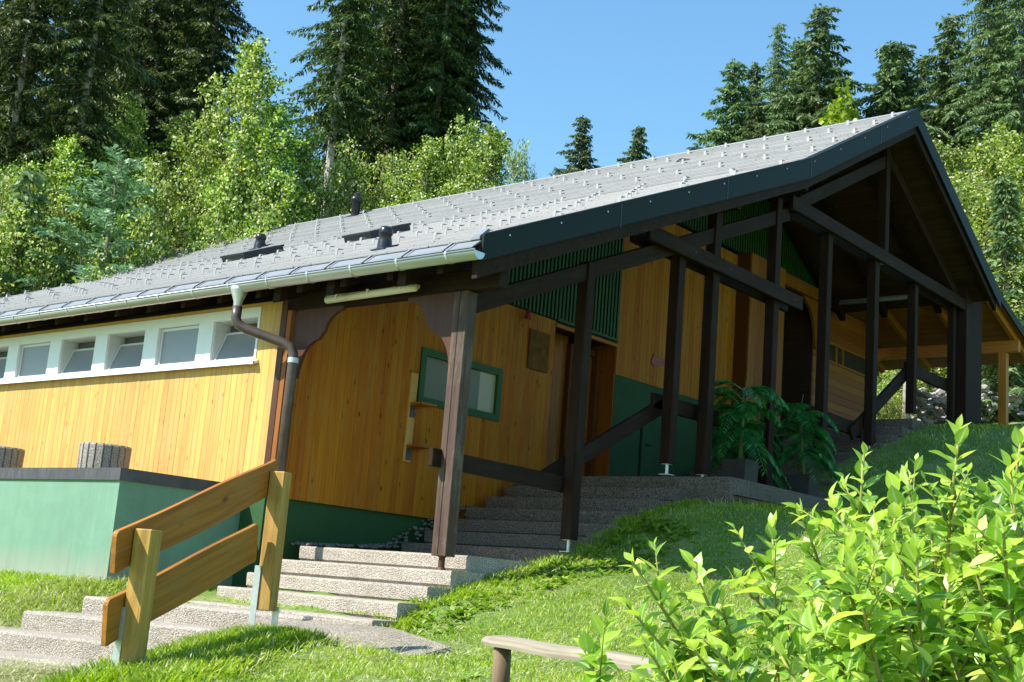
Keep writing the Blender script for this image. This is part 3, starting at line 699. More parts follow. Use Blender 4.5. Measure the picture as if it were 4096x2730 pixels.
for y in (23.0, 23.75, 24.05, 25.2): m.box((GXW-.04, y, 5.12), (GXW+.012, y+.05, 5.46))
wn = m.build('lean_to_window', M['new_beam'], hall)
slab('pane', (GXW-.03, 23.02, 5.11), (GXW-.02, 25.26, 5.47), M['pane_shed'], wn)
# lean-to roof
LA, LB = (23.3, 6.95), (27.2, 5.70)
m = MB(); m.prism([LA, LB, (LB[0], LB[1]-.05), (LA[0], LA[1]-.05)], 'x', -18, -8.50); lr = m.build('lean_to_roof', M['slate'], hall)
m = MB(); m.prism([(LA[0], LA[1]+.02), (LB[0], LB[1]+.02), (LB[0], LB[1]-.15), (LA[0], LA[1]-.15)], 'x', -8.50, -8.47); m.build('verge_fascia', M['fascia'], lr)
m = MB(); boardrun(m, LA[0], LA[1], LB[0], LB[1], -15, -8.51, .06, .14); m.build('ceiling', M['shed_x'], lr)
sl = (LB[1]-LA[1])/(LB[0]-LA[0])
for x in (-8.66, -9.75, -10.85, -11.9):
    timber('rafter', (x, 23.4, 6.95+sl*.1-.17), (x, 27.0, 6.95+sl*3.7-.17), .09, .15, M['new_beam'], hall)
timber('beam', (-14.5, 26.0, 5.74), (-8.56, 26.0, 5.74), .14, .24, M['new_beam'], hall)
pz = G(-8.85, 26.0)
timber('post', (-8.88, 26.0, pz-.1), (-8.88, 26.0, 5.62), .16, .16, M['new_beam'], hall)
# ---- porch frame in the plane x = -8.745
FX = -8.745
def post(y, z0, z1, w_=.15, x=FX, d_=.15, foot=None, mat='dark_beam', pin=.13):
    p = timber('post', (x, y, z0), (x, y, z1), w_, d_, M[mat], hall, .008, side=(1, 0, 0))
    m = MB(); m.tube([(x, y, z0-pin), (x, y, z0)], .022, 10); m.box((x-.07, y-.07, z0-pin-.008), (x+.07, y+.07, z0-pin)); m.box((x-.05, y-.05, z0-.006), (x+.05, y+.05, z0-.0005))
    m.build('post_foot', M['galv'] if mat != 'sun_post' else M['bracket'], p)
    return p
# corner post: two pieces with a drying crack between
z0, z1 = .30, 3.02
c1 = timber('post', (-8.815, SY+.075, z0), (-8.815, SY+.075, z1), .15, .082, M['sun_post'], hall, .005, side=(1, 0, 0))
c2 = timber('post', (-8.716, SY+.075, z0), (-8.716, SY+.075, z1), .15, .106, M['sun_post'], hall, .005, side=(1, 0, 0))
m = MB(); m.lathe([(.05, 0), (.035, .03), (.032, .12), (.05, .14)], (-8.77, SY+.075, .162), 14); m.box((-8.85, SY+.0, .155), (-8.69, SY+.15, .162)); m.build('post_foot', M['bracket'], c2, smooth=False)
post(11.53, .63, 4.0-.15)
post(13.45, 1.73, 4.44); post(14.30, 1.70, 5.50, .16, pin=.08); post(15.97, 1.70, 5.95, pin=.08); post(17.62, 2.44, 5.88)
post(19.36, 2.78, 5.90, .16); post(19.70, 6.05, 8.25, .15); post(21.0, 3.56, 5.90, .13)
post(22.9, 3.58, 6.2, .12, FX-.03, .12); post(23.25, 3.62, 6.5, .30, FX, .34); post(23.9, 3.66, 6.35, .55, FX, .15)
def bm_(y0, z0, y1, z1, h=.21, t=.085, x=FX, nm='beam', mat='dark_beam'):
    return timber(nm, (x, y0, z0), (x, y1, z1), t, h, M[mat], hall, .008)
bm_(9.55, 2.90, 16.30, 2.90+.431*6.75, .20, .10)            # lower rafter of the frame
bm_(16.4, 6.02-.07, 19.66, 7.70, .20, .10)                     # upper rafter left
bm_(19.72, 7.86, 23.2, 6.02, .18, .10)                         # right rafter
for dx in (.12, -.12):
    bm_(16.2, 5.955, 23.12, 5.955, .215, .07, FX+dx)           # upper tie pair
    bm_(12.55, 4.50, 16.62, 4.50, .205, .07, FX+dx)            # lower tie pair
m = MB()
for y, z in ((17.8, 5.96), (21.0, 5.96), (19.5, 5.96), (13.6, 4.50), (14.5, 4.50), (16.35, 4.50)):
    m = MB(); m.tube([(FX+.155, y, z), (FX+.166, y, z)], .010, 10); m.build('bolt', M['cap'], hall)
for y, z in ((16.2, 6.12), (14.3, 5.28)): slab('purlin', (-11.4, y-.06, z-.02), (-8.38, y+.06, z+.14), M['dark_beam'], hall, .008)
# railings between the posts
BX = -8.86
timber('brace', (BX, 9.29, 1.275), (BX, 11.52, 1.25), .06, .185, M['dark_beam'], hall)
timber('brace', (BX-.065, 11.18, 1.26), (BX-.065, 13.62, 2.53), .06, .19, M['dark_beam'], hall)
timber('brace', (BX-.065, 13.3, 2.52), (BX-.065, 16.0, 2.54), .06, .20, M['dark_beam'], hall)
timber('brace', (BX-.06, 17.5, 3.05), (BX-.06, 19.4, 3.02), .06, .22, M['dark_beam'], hall)
timber('brace', (BX, 18.9, 2.9), (BX, 21.1, 4.33), .06, .21, M['dark_beam'], hall)
timber('brace', (BX, 21.0, 4.38), (BX, 23.3, 4.40), .06, .21, M['dark_beam'], hall)

# ------------------------------------------------------------------ stairs and platform
def stepblock(x0, x1, y0, y1, z, h, mat, parent):
    m = MB(); m.prism([(y0+.03, z-h-.08), (y0+.03, z-h+.022), (y0+.004, z-h+.032), (y0, z-.02), (y0+.006, z-.006), (y0+.02, z), (y1, z), (y1, z-h-.08)], 'x', x0, x1)
    return m.build('step', mat, parent)
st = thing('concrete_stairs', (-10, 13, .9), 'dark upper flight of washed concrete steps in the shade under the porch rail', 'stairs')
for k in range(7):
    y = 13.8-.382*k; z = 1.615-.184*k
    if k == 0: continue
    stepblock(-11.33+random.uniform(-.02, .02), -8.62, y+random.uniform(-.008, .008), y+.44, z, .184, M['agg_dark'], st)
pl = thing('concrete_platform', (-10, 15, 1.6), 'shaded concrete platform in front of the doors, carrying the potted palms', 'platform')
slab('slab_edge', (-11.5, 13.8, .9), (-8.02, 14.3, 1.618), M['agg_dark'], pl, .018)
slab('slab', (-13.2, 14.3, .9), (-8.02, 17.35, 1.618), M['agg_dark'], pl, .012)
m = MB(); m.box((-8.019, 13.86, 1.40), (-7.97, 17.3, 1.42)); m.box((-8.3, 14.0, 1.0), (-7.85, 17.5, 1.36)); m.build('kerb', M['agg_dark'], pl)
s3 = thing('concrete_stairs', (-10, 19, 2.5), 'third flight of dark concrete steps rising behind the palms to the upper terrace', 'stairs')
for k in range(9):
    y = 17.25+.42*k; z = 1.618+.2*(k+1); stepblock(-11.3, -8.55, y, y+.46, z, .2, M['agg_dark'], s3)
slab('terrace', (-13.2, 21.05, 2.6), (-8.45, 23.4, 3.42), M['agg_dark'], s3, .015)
sl_ = thing('concrete_stairs', (-10, 9, 0), 'sunlit lower flight of pale pebbled steps below the brown corner post', 'stairs')
for i, (y, z, xl, xr) in enumerate(((9.8, .333, -11.27, -8.68), (9.35, .162, -11.17, -8.50), (8.95, -.008, -11.1, -8.42), (8.5, -.172, -11.0, -8.35), (8.1, -.335, -10.9, -8.25))):
    stepblock(xl, xr, y, y+.5 if i else 11.55, z, .17, M['agg'], sl_)
ld = thing('concrete_landing', (-8.5, 7.5, -.45), 'worn pebbled landing slab below the sunlit steps, partly grown over', 'landing')
m = MB(); pp = [(-9.45, 7.55), (-8.5, 7.0), (-7.6, 6.45), (-7.0, 6.3), (-6.5, 6.75), (-6.75, 7.5), (-8.0, 8.12), (-9.6, 8.12)]; n = len(pp)
m.add([(x, y, -.7) for x, y in pp]+[(x, y, -.385-.10*(8.1-y)) for x, y in pp], [tuple(range(n-1, -1, -1)), tuple(range(n, 2*n))]+[(i, (i+1) % n, (i+1) % n+n, i+n) for i in range(n)]); m.build('slab', M['agg_worn'], ld)
s4 = thing('concrete_stairs', (-10.2, 6.3, -.7), 'short pebbled flight climbing from the bottom left corner below the green raised bed', 'stairs')
ca, sa = math.cos(math.radians(20)), math.sin(math.radians(20))
for nn, z, e0, e1 in ((10.52, -.36, -8.15, -5.7), (10.05, -.53, -8.45, -5.7), (9.60, -.70, -8.95, -5.7), (9.12, -.87, -9.8, -5.7), (8.6, -1.04, -10.0, -5.7)):
    # n axis (-sa,ca), e axis (ca,sa)
    Mx = Matrix(((ca, -sa, 0, 0), (sa, ca, 0, 0), (0, 0, 1, 0), (0, 0, 0, 1)))
    m = MB(); m.box((e0, nn, z-.3), (e1, nn+.62, z), None, Mx); m.build('step', M['agg'], s4, .025)
# gravel along the plinth
m = MB()
def rock(m, c, r, sq=.7, n=1):
    bm = bmesh.new(); bmesh.ops.create_icosphere(bm, subdivisions=n, radius=r)
    for v in bm.verts: v.co *= random.uniform(.8, 1.15); v.co.z *= sq
    R_ = Matrix.Rotation(random.random()*6, 3, 'Z'); vs = [R_ @ v.co + Vector(c) for v in bm.verts]; fs = [tuple(v.index for v in f.verts) for f in bm.faces]; bm.free()
    m.add(vs, fs)
for i in range(260):
    y = random.uniform(9.9, 12.9); x = -11.54+abs(random.gauss(0, .10)); zb = np.interp(y, [9.5, 9.9, 11.4, 13], [-.05, .33, .40, 1.1])
    rock(m, (min(x, -11.1), y, zb+.02+random.uniform(0, .12)*(1-(x+11.54)/.4)*min(1, max(.15, (y-10.6)/1.5))), random.uniform(.018, .036))
tag(m.build('gravel', M['gravel']), 'loose grey gravel piled against the green plinth beside the steps', 'gravel', kind='stuff')

# ------------------------------------------------------------------ raised bed with concrete planters
rb = thing('raised_bed', (-15, 8.6, 0), 'pale green rendered raised bed with dark metal capping along the sunny wall', 'planter wall')
slab('wall', (-24, 7.80, -.7), (-11.97, SY+.028, .855), M['plaster'], rb)
m = MB(); m.box((-24, 7.775, .845), (-11.945, 7.9, .976)); m.box((-12.07, 7.9, .845), (-11.945, SY-.025, .976)); m.build('cap', M['cap'], rb)
slab('soil', (-23.9, 7.91, .856), (-12.08, SY-.03, .93), M['soil'], rb)
def fluted(x, y, label):
    t = thing('concrete_planter', (x, y, .95), label, 'planter', 'round concrete planters on the raised bed')
    m = MB(); n = 20; R0 = .30; prof = []
    for k in range(n):
        a0 = 2*math.pi*k/n
        for da, r in ((.0, R0-.018), (.025, R0), (.27, R0+.004), (.295, R0-.018)): prof.append((r*math.cos(a0+da), r*math.sin(a0+da)))
    nn = len(prof)
    for zz_ in (0, .38, .405):
        pass
    vs = [(p[0]*.97, p[1]*.97, 0) for p in prof]+[(p[0], p[1], .38) for p in prof]+[(p[0]*.96, p[1]*.96, .40) for p in prof]+[(p[0]*.78, p[1]*.78, .40) for p in prof]+[(p[0]*.76, p[1]*.76, .32) for p in prof]
    fs = []
    for l in range(4):
        for k in range(nn): fs.append((l*nn+k, l*nn+(k+1) % nn, (l+1)*nn+(k+1) % nn, (l+1)*nn+k))
    m.add(vs, fs); o = m.build('bowl', M['planter'], None); o.parent = t
    m = MB(); m.lathe([(.2, .0), (.235, .33)], (0, 0, 0), 20); o = m.build('soil', M['soil'], None); o.parent = t
fluted(-13.62, 8.62, 'round fluted concrete planter nearer the end of the green raised bed')
fluted(-16.08, 8.62, 'round fluted concrete planter cut by the left edge of the photo')

# ------------------------------------------------------------------ wooden handrail fence on the left
A = Vector((-8.55, 5.77, 0)); B = Vector((-9.40, 7.75, 0)); dv = (B-A).normalized(); nv = Vector((dv.y, -dv.x, 0))  # nv towards the camera side
def RP(t, z, off=0): return A + dv*t + nv*off + Vector((0, 0, z))
hf = thing('handrail_fence', (A.x, A.y, -.74), 'two-plank larch handrail on two posts beside the lower steps', 'railing')
def plank(t0, z0, t1, z1, h, off):
    p0 = RP(t0, z0, off); p1 = RP(t1, z1, off); d = (p1-p0); L = d.length; m = MB(); r = .035
    sl = (z1-z0)/(t1-t0)
    # ends cut vertical-ish with rounded corners; local x along, z up
    k = h*sl*.30; n = 22
    top = [(L*i/n, h/2) for i in range(n+1)]; bot = [(L*i/n, -h/2) for i in range(n, -1, -1)]
    def c(px, pz): return (px, pz)
    poly = [(r*.3 - k, -h/2+r*.3), (-k*.6+0, -h/2+r), (k*.9, h/2-r), (k+r*.3, h/2-r*.3), (k+r, h/2)] + [(x_, h/2+.006*math.sin(x_*3+h*9)) for x_ in np.linspace(.15+k, L-.12, n)] + \
           [(L+k-r, h/2), (L+k-r*.3, h/2-r*.3), (L+k, h/2-r), (L-k, -h/2+r), (L-k-r*.3, -h/2+r*.3), (L-k-r, -h/2)] + [(x_, -h/2+.010*math.sin(x_*2.4+h*5)) for x_ in np.linspace(L-.15-k, .12, n)] + [(r-k, -h/2)]
    m.prism(poly, 'y', -.022, .022)
    o = m.build('plank', M['rail'], None, .003); d.normalize(); yy = Vector((0, 0, 1)).cross(d).normalized(); zz_ = d.cross(yy)
    Mx = Matrix(((d.x, yy.x, zz_.x), (d.y, yy.y, zz_.y), (d.z, yy.z, zz_.z))); o.location = p0; o.rotation_euler = Mx.to_euler(); keep(o, hf)
plank(-.215, .05, 2.26, .905, .315, -.03)
plank(-.205, -.47, 2.02, .27, .34, -.03)
for (t, z0, z1, lean) in ((.06, -.74, .255, 0), (2.165, -.34, .935, 0)):
    p = timber('rail_post', RP(t, z0, .075), RP(t, z1, .075), .155, .155, M['rail_post'], hf, .008, side=tuple(dv))
    for off in (-.005, .155):
        m = MB(); q0 = RP(t-.09, z0-.22, off); 
        b = RP(t-.085 if off < .1 else t+.05, z0-.22, off)
        timber('steel_strap', b, b+Vector((0, 0, .62 if off < .1 else .26)), .062, .010, M['galv'], p, 0, side=tuple(dv))
hf.location = hf.location*.8; hf.scale = (.8, .8, .8)
# low weathered rail by the bottom edge
p0 = Vector((-4.65, 5.47, -.275)); p1 = Vector((-2.75, 4.65, -.275))
lf = thing('low_rail', (-4.58, 5.5, -.9), 'low grey weathered half-log rail on a round post at the bottom edge of the lawn', 'railing')
m = MB(); L = (p1-p0).length
prof = [(.065*math.cos(t), .045*math.sin(t)) for t in np.linspace(0, math.pi, 9)] + [(-.062, -.018), (.062, -.018)]
vs = []; fs = []; n = len(prof); NS = 14
for i in range(NS+1):
    s_ = 1 if 0 < i < NS else .72
    for q in prof: vs.append((L*i/NS, q[0]*s_*(1+.03*math.sin(i*1.7)), q[1]*s_+.003*math.sin(i*.9)))
for i in range(NS):
    for k in range(n): fs.append((i*n+k, i*n+(k+1) % n, (i+1)*n+(k+1) % n, (i+1)*n+k))
fs += [tuple(range(n)), tuple(NS*n+k for k in range(n-1, -1, -1))]
m.add(vs, fs); o = m.build('rail', M['weathered'], None); o.location = p0; d = (p1-p0); o.rotation_euler = (0, 0, math.atan2(d.y, d.x)); keep(o, lf)
for (q, nm) in ((p0+d*.085, 0), (p0+d*.93, 1)):
    m = MB(); gzv = G(q.x, q.y); h = q.z-.02-gzv+.1; m.tube([(0, 0, 0), (h*.5, .004, 0), (h, 0, 0)], [.052, .05, .048], 14); o = m.build('round_post', M['weathered_dark'], None, smooth=True); o.location = (q.x, q.y, gzv-.1); o.rotation_euler = (0, -math.pi/2, 0); keep(o, lf)

# ------------------------------------------------------------------ small things on the walls
t = thing('wall_shelf_rack', (GXW, 11.6, 2.1), 'narrow vertical board with two small jutting shelves left of the green window', 'shelf')
slab('upright', (GXW+.004, 11.535, 1.53), (GXW+.03, 11.66, 2.68), M['wall_sun'], t)
for z in (2.27, 1.72):
    slab('shelf', (GXW+.03, 11.56, z), (GXW+.24, 11.84, z+.025), M['shed'], t); slab('shelf_bracket', (GXW+.031, 11.565, z-.17), (GXW+.04, 11.65, z-.01), M['cap'], t)
t = slab('notice_plate', (GXW+.003, 13.87, 3.18), (GXW+.035, 14.32, 3.757), M['plate'], None, .004); tag(t, 'brown rectangular plaque on the yellow boards right of the green window', 'plaque')
t = thing('alarm_lamp', (GXW, 13.70, 3.95), 'small red bell lamp hanging at the top of the shaded boards', 'lamp')
m = MB(); m.lathe([(.01, .13), (.035, .11), (.045, .05), (.05, .0)][::-1], (GXW+.09, 13.72, 3.86), 14); o = m.build('shade', M['red'], t, smooth=True)
m = MB(); m.tube([(GXW, 13.70, 4.06), (GXW+.05, 13.70, 4.09), (GXW+.09, 13.72, 4.05), (GXW+.09, 13.72, 3.98)], .008, 6); m.build('arm', M['black_metal'], t)
t = thing('arrow_sign', (GXW, 17.3, 3.95), 'faded red wooden arrow sign pointing left on the tall board wall', 'sign')
m = MB(); m.prism([(17.02, 3.86), (17.10, 4.02), (17.16, 3.97), (17.40, 3.99), (17.66, 4.07), (17.70, 4.03), (17.62, 3.90), (17.42, 3.88), (17.12, 3.80)], 'x', GXW+.003, GXW+.02); m.build('board', M['red'], t)
tx = bpy.data.curves.new('lettering', 'FONT'); tx.body = 'WC'; tx.size = .12; tx.extrude = .001; tc_ = bpy.data.objects.new('letters_curve', tx); COL.objects.link(tc_); bpy.context.view_layer.update()
to = bpy.data.objects.new('lettering', bpy.data.meshes.new_from_object(tc_)); COL.objects.link(to); bpy.data.objects.remove(tc_)
to.location = (GXW+.0215, 17.16, 3.875); to.rotation_euler = (math.pi/2, 0, math.pi/2); to.data.materials.clear(); to.data.materials.append(plain('faded_letter_paint', (.42, .17, .12), .6)); keep(to, t)

# ------------------------------------------------------------------ vegetation builders
def tri_blades(P, D, W, L, bend=None):
    """P base points (n,3), D unit directions, W width vectors, L lengths -> two-quad-ish blades as quads (4 verts, pointed)"""
    n = len(P); L = L[:, None]
    mid = P + D*L*.55; tip = P + D*L
    if bend is not None: tip = tip + bend; mid = mid + bend*.3
    V = np.stack([P, mid + W, tip, mid - W], 1).reshape(-1, 3); F = np.arange(n*4).reshape(n, 4); return V, F
def unit(a): return a/np.maximum(1e-9, np.linalg.norm(a, axis=1, keepdims=True))

def spruce_mesh(seed, H, R, h0=.12, dens=1.0, droop=.5, gap=0, exp=.8, tri=.30, nb=None, ll=1.0, tz=0.0):
    r = np.random.default_rng(seed); P = []; D = []; LL = []; BR = MB()
    nb = nb or int(H*9*dens); 
    BR.tube([(0, 0, -1.5), (0, 0, H*.5), (0, 0, H)], [H*.0068+.03, H*.005+.02, .012], 8)
    for i in range(nb):
        f = (i+r.random())/nb; z = H*(h0+(1-h0)*f**.92); rel = 1-(z-H*h0)/(H*(1-h0))
        l = R*max(.05, rel)**exp*r.uniform(.65, 1.12)*(1 if r.random() > gap else .45); l = max(l, .22)
        if f < .25: l *= r.uniform(.45, 1.0)
        th = i*2.4+r.random()*.9; dr = droop*l*r.uniform(.5, 1.1)
        n = max(5, int(l*7.5*dens)); t = np.linspace(.12, 1, n); ca_, sa_ = math.cos(th), math.sin(th)
        rise = .10*l
        bx = np.stack([ca_*t*l, sa_*t*l, z + rise*np.sin(t*2.2) - dr*t**1.4 + .28*dr*t**4], 1)
        if i % 3 == 0: BR.tube([tuple(bx[0]*[0, 0, 1]), tuple(bx[n//2]), tuple(bx[-1])], [.022, .014, .004], 4, cap=False)
        for side in (-1, 1):
            for rep in range(2):
                sp = (.16+.28*l*(1-t)**.7*.8+.05)*r.uniform(.6, 1.2, n)
                dirv = np.stack([ca_*.55 - side*sa_*1.0 + r.normal(0, .25, n), sa_*.55+side*ca_*1.0+r.normal(0, .25, n), tz-.25-r.random(n)*.75*(.5+max(droop, -.4))], 1)
                P.append(bx+r.normal(0, .03, (n, 3))); D.append(unit(dirv)); LL.append(np.clip(sp, .14, .75))
        P.append(bx); D.append(unit(np.stack([ca_+r.normal(0, .3, n), sa_+r.normal(0, .3, n), r.normal(-.15, .3, n)], 1))); LL.append(np.full(n, .28))
    # leader
    n = 14; P.append(np.stack([np.zeros(n), np.zeros(n), H-r.random(n)*.7], 1)); a_ = r.random(n)*6.28; D.append(unit(np.stack([np.cos(a_), np.sin(a_), np.full(n, .6)], 1))); LL.append(np.full(n, .22))
    P = np.concatenate(P); D = np.concatenate(D); LL = np.concatenate(LL)*ll
    W = unit(np.cross(D, r.normal(0, 1, D.shape)+np.array([0, 0, 1.2])))*(.035+.045*r.random((len(P), 1)))*tri/.3
    V, F = tri_blades(P, D, W, LL, np.stack([np.zeros(len(P)), np.zeros(len(P)), -.25*LL], 1))
    z = P[:, 2]/H; rad = np.linalg.norm(P[:, :2], axis=1)/R
    rnd = np.clip(r.random(len(P))*.75 + .25*np.clip(rad, 0, 1)*r.random(len(P)) , 0, 1)
    return V, F, rnd, BR
_sp = {}
def spruce(key, loc, H, label, group, mat='spruce', name='spruce_tree', args=None, cat='tree'):
    """same key -> copies share mesh data"""
    t = thing(name, loc, label, cat, group, rz=random.random()*6.28)
    if key not in _sp:
        V, F, rnd, BR = spruce_mesh(*args[0], **args[1])
        cr = np_mesh('crown', V, F, rnd, M[mat]); tr = BR.build('trunk', M['bark_pale' if key[0] == 'E' else 'bark'], None)
        _sp[key] = (cr, tr, args[0][1]); cr.parent = t; tr.parent = t
    else:
        cr0, tr0, _ = _sp[key]
        for q in (cr0, tr0):
            c = q.copy(); COL.objects.link(c); c.parent = t
    s_ = H/_sp[key][2]; t.scale = (s_, s_, s_)
    return t
def broad_mesh(seed, H, R, nleaf=9000, leaf=.085, shoots=16, low=.0, up=.5, clump=.42, cone=False):
    r = np.random.default_rng(seed); BR = MB(); P = []; 
    BR.tube([(0, 0, -1), (.05*H*.1, 0, H*.5), (0, 0, H*.86)], [.03*H*.35+.03, .05, .008], 7)
    ns = shoots
    per = nleaf//ns
    for i in range(ns):
        f = (i+.5)/ns; zb = H*(.08+.6*f*r.uniform(.8, 1.1)); th = i*2.4+r.random(); 
        out = R*math.sqrt(max(.05, 1-(f*.95)**2))*r.uniform(.55, 1.1); rise = H*(1-zb/H)*r.uniform(.25, .9)*(.35+up)
        if cone: zb = H*(.05+.80*f); out = R*(1-f)**.75*r.uniform(.7, 1.15)+.15; rise = min(H-zb, H*.16+.3*out)
        if f > .85: out *= .3; rise = H-zb
        p0 = np.array([0, 0, zb]); p1 = np.array([math.cos(th)*out*.6, math.sin(th)*out*.6, zb+rise*.35]); p2 = np.array([math.cos(th)*out, math.sin(th)*out, min(H, zb+rise)])
        BR.tube([tuple(p0), tuple(p1), tuple(p2)], [.035, .02, .005], 5, cap=False)
        nsub = 7
        for j in range(nsub):
            t = .25+.75*(j+r.random())/nsub; base = (1-t)**2*p0+2*t*(1-t)*p1+t*t*p2
            dd = np.array([r.normal(0, .5), r.normal(0, .5), r.normal(.45, .35)]); dd /= np.linalg.norm(dd); ln = clump*2.0*(1.15-t)*r.uniform(.6, 1.3)+.25
            tt = r.random(per//nsub)**.8; c = base[None]+dd[None]*tt[:, None]*ln
            P.append(c + r.normal(0, 1, c.shape)*clump*.42*(1.1-tt[:, None]*.75))
    P = np.concatenate(P); P = P[P[:, 2] > low*H]; n = len(P)
    D = unit(r.normal(0, 1, (n, 3))+np.array([0, 0, -.3])); Wd = unit(np.cross(D, r.normal(0, 1, (n, 3)))); L_ = leaf*r.uniform(.6, 1.25, n)
    V, F = tri_blades(P, D, Wd*(L_[:, None]*.38), L_); rnd = np.clip(r.beta(1.15, 1.45, n), 0, 1)
    return V, F, rnd, BR
_br = {}
def broad(key, loc, H, label, group, mat='birch', args=None, name='birch_tree', bark='bark', cat='tree', sx=1.0):
    t = thing(name, loc, label, cat, group, rz=random.random()*6.28)
    if key not in _br:
        V, F, rnd, BR = broad_mesh(*args[0], **args[1])
        cr = np_mesh('crown', V, F, rnd, M[mat]); tr = BR.build('trunk', M[bark], None); cr.parent = t; tr.parent = t
        _br[key] = (cr, tr, args[0][1])
    else:
        for q in _br[key][:2]: c = q.copy(); COL.objects.link(c); c.parent = t
    s_ = H/_br[key][2]; t.scale = (s_*sx, s_*sx, s_)
    return t

# ---- spruces: (u, v_top, depth, kind, scale width)
SA = ((11, 26.0, 3.7), dict(h0=.16, dens=1.35, tri=.2, ll=.8, droop=.75, gap=.2, exp=.62))
SB = ((12, 24.0, 3.1), dict(h0=.10, dens=1.4, tri=.2, ll=.8, droop=.95, gap=.15, exp=.55))
SCN = ((13, 14.0, 5.6), dict(h0=.03, dens=1.9, droop=.38, gap=.3, exp=.80, ll=.85, tri=.22))
SD = ((14, 12.0, 4.2), dict(h0=.02, dens=2.1, droop=.42, gap=.25, exp=.78, ll=.85, tri=.22))
SF = ((16, 27.0, 3.4), dict(h0=.14, dens=1.4, droop=1.0, gap=.2, exp=.5, ll=.85, tri=.2))
SE = ((15, 26.0, 3.0), dict(h0=.40, dens=1.2, tri=.2, ll=.8, droop=.8, gap=.35, exp=.6))
def place(u, vt, d, zt=None):
    p = at(u, vt, d); return p
left = [(-150, -420, 44, 'A', 'spruce at the far left edge of the photo, top cut off'), (150, -430, 36.5, 'E', 'tall spruce with long bare pale trunk at the far left'),
        (300, -450, 37, 'E', 'tall spruce with slanting bare trunk, second bare trunk from the left'), (320, -350, 47, 'A', 'dark spruce behind the gap right of the two bare trunks'),
        (130, -300, 52, 'B', 'dark spruce behind and between the two bare trunks'), (420, -420, 43, 'F', 'dense dark spruce in the middle of the left wood'), (-20, -250, 52, 'A', 'dark background spruce at the left edge'),
        (480, -360, 47, 'F', 'dark spruce above the tallest birch'), (548, -330, 42.5, 'A', 'spruce at the right edge of the left wood, beside the narrow sky gap'),
        (270, -200, 58, 'A', 'background spruce filling the left wood'), (60, -180, 58, 'F', 'background spruce left behind the bare trunks'), (180, -150, 60, 'A', 'background spruce deep between the bare trunks'), (350, -150, 56, 'F', 'background spruce left of the middle of the left wood'), (500, -80, 58, 'A', 'background spruce low behind the right end of the left wood'), (440, -200, 58, 'B', 'background spruce behind the middle of the left wood')]
KA = dict(F=SF, A=SA, B=SB, C=SCN, D=SD, E=SE)
def put_spruce(lst, group, mat='spruce'):
    for (u, vt, d, k, lab) in lst:
        p = place(u, vt, d); z = G(p.x, p.y)
        spruce(k+mat, (p.x, p.y, z-.3), p.z-z+.3, lab, group, mat=mat, args=KA[k])
put_spruce(left, 'spruces in the dark wood on the left')
mid = [(848, -430, 41, 'E', 'broad spruce with pale trunk just right of the sky gap'), (900, -40, 44, 'B', 'slimmer spruce second in the middle group'), (1015, -330, 45, 'A', 'spruce third in the middle group with hanging twigs'),
       (1105, -330, 43.5, 'F', 'rightmost spruce of the middle group, against open sky'), (872, -330, 47, 'F', 'spruce half hidden at the left of the middle group'), (960, -330, 43, 'B', 'slim spruce beside the broken centre of the middle group'), (1058, -300, 42.5, 'B', 'slim spruce second from the right of the middle group'), (985, -250, 52, 'F', 'background spruce in the middle group'), (1060, -220, 52, 'A', 'background spruce behind the right side of the middle group')]
put_spruce(mid, 'spruces of the middle group')
right = [(1340, 268, 62, 'C', 'small lone spruce standing over the roof, left of its pair'), (1470, 292, 62, 'D', 'smallest lone spruce over the roof ridge'),
         (1688, 140, 54, 'C', 'thin grey-green spruce, left of the right-hand row'), (1792, 52, 52, 'B', 'dark slender spruce in the right-hand row'), (1888, 14, 50, 'C', 'tallest see-through spruce of the right-hand row'),
         (1735, 150, 56, 'C', 'background spruce between the thin and the slender ones'), (1838, 90, 57, 'C', 'background spruce just left of the tallest see-through one'), (1940, 190, 54, 'C', 'background spruce right of the tallest see-through one'), (1600, 335, 50, 'D', 'low dark spruce tip at the foot of the right-hand row'), (2045, 98, 50, 'D', 'left one of twin dense spruces above the ridge end'), (2072, 100, 51, 'D', 'right one of twin dense spruces above the ridge end'),
         (2185, 36, 48, 'C', 'broad green spruce right of the roof peak'), (2275, -180, 46, 'F', 'tall spruce by the right edge, top cut off'), (2345, -200, 45, 'A', 'spruce at the right edge of the photo'), (2120, 130, 55, 'C', 'spruce behind the roof peak'), (1740, 230, 50, 'D', 'low spruce between the slender and the thin ones'), (1840, 200, 56, 'D', 'low spruce left of the tallest see-through one'), (2300, 40, 52, 'C', 'background spruce near the right edge')]
put_spruce(right, 'spruces on the right-hand slope', 'spruce_far')
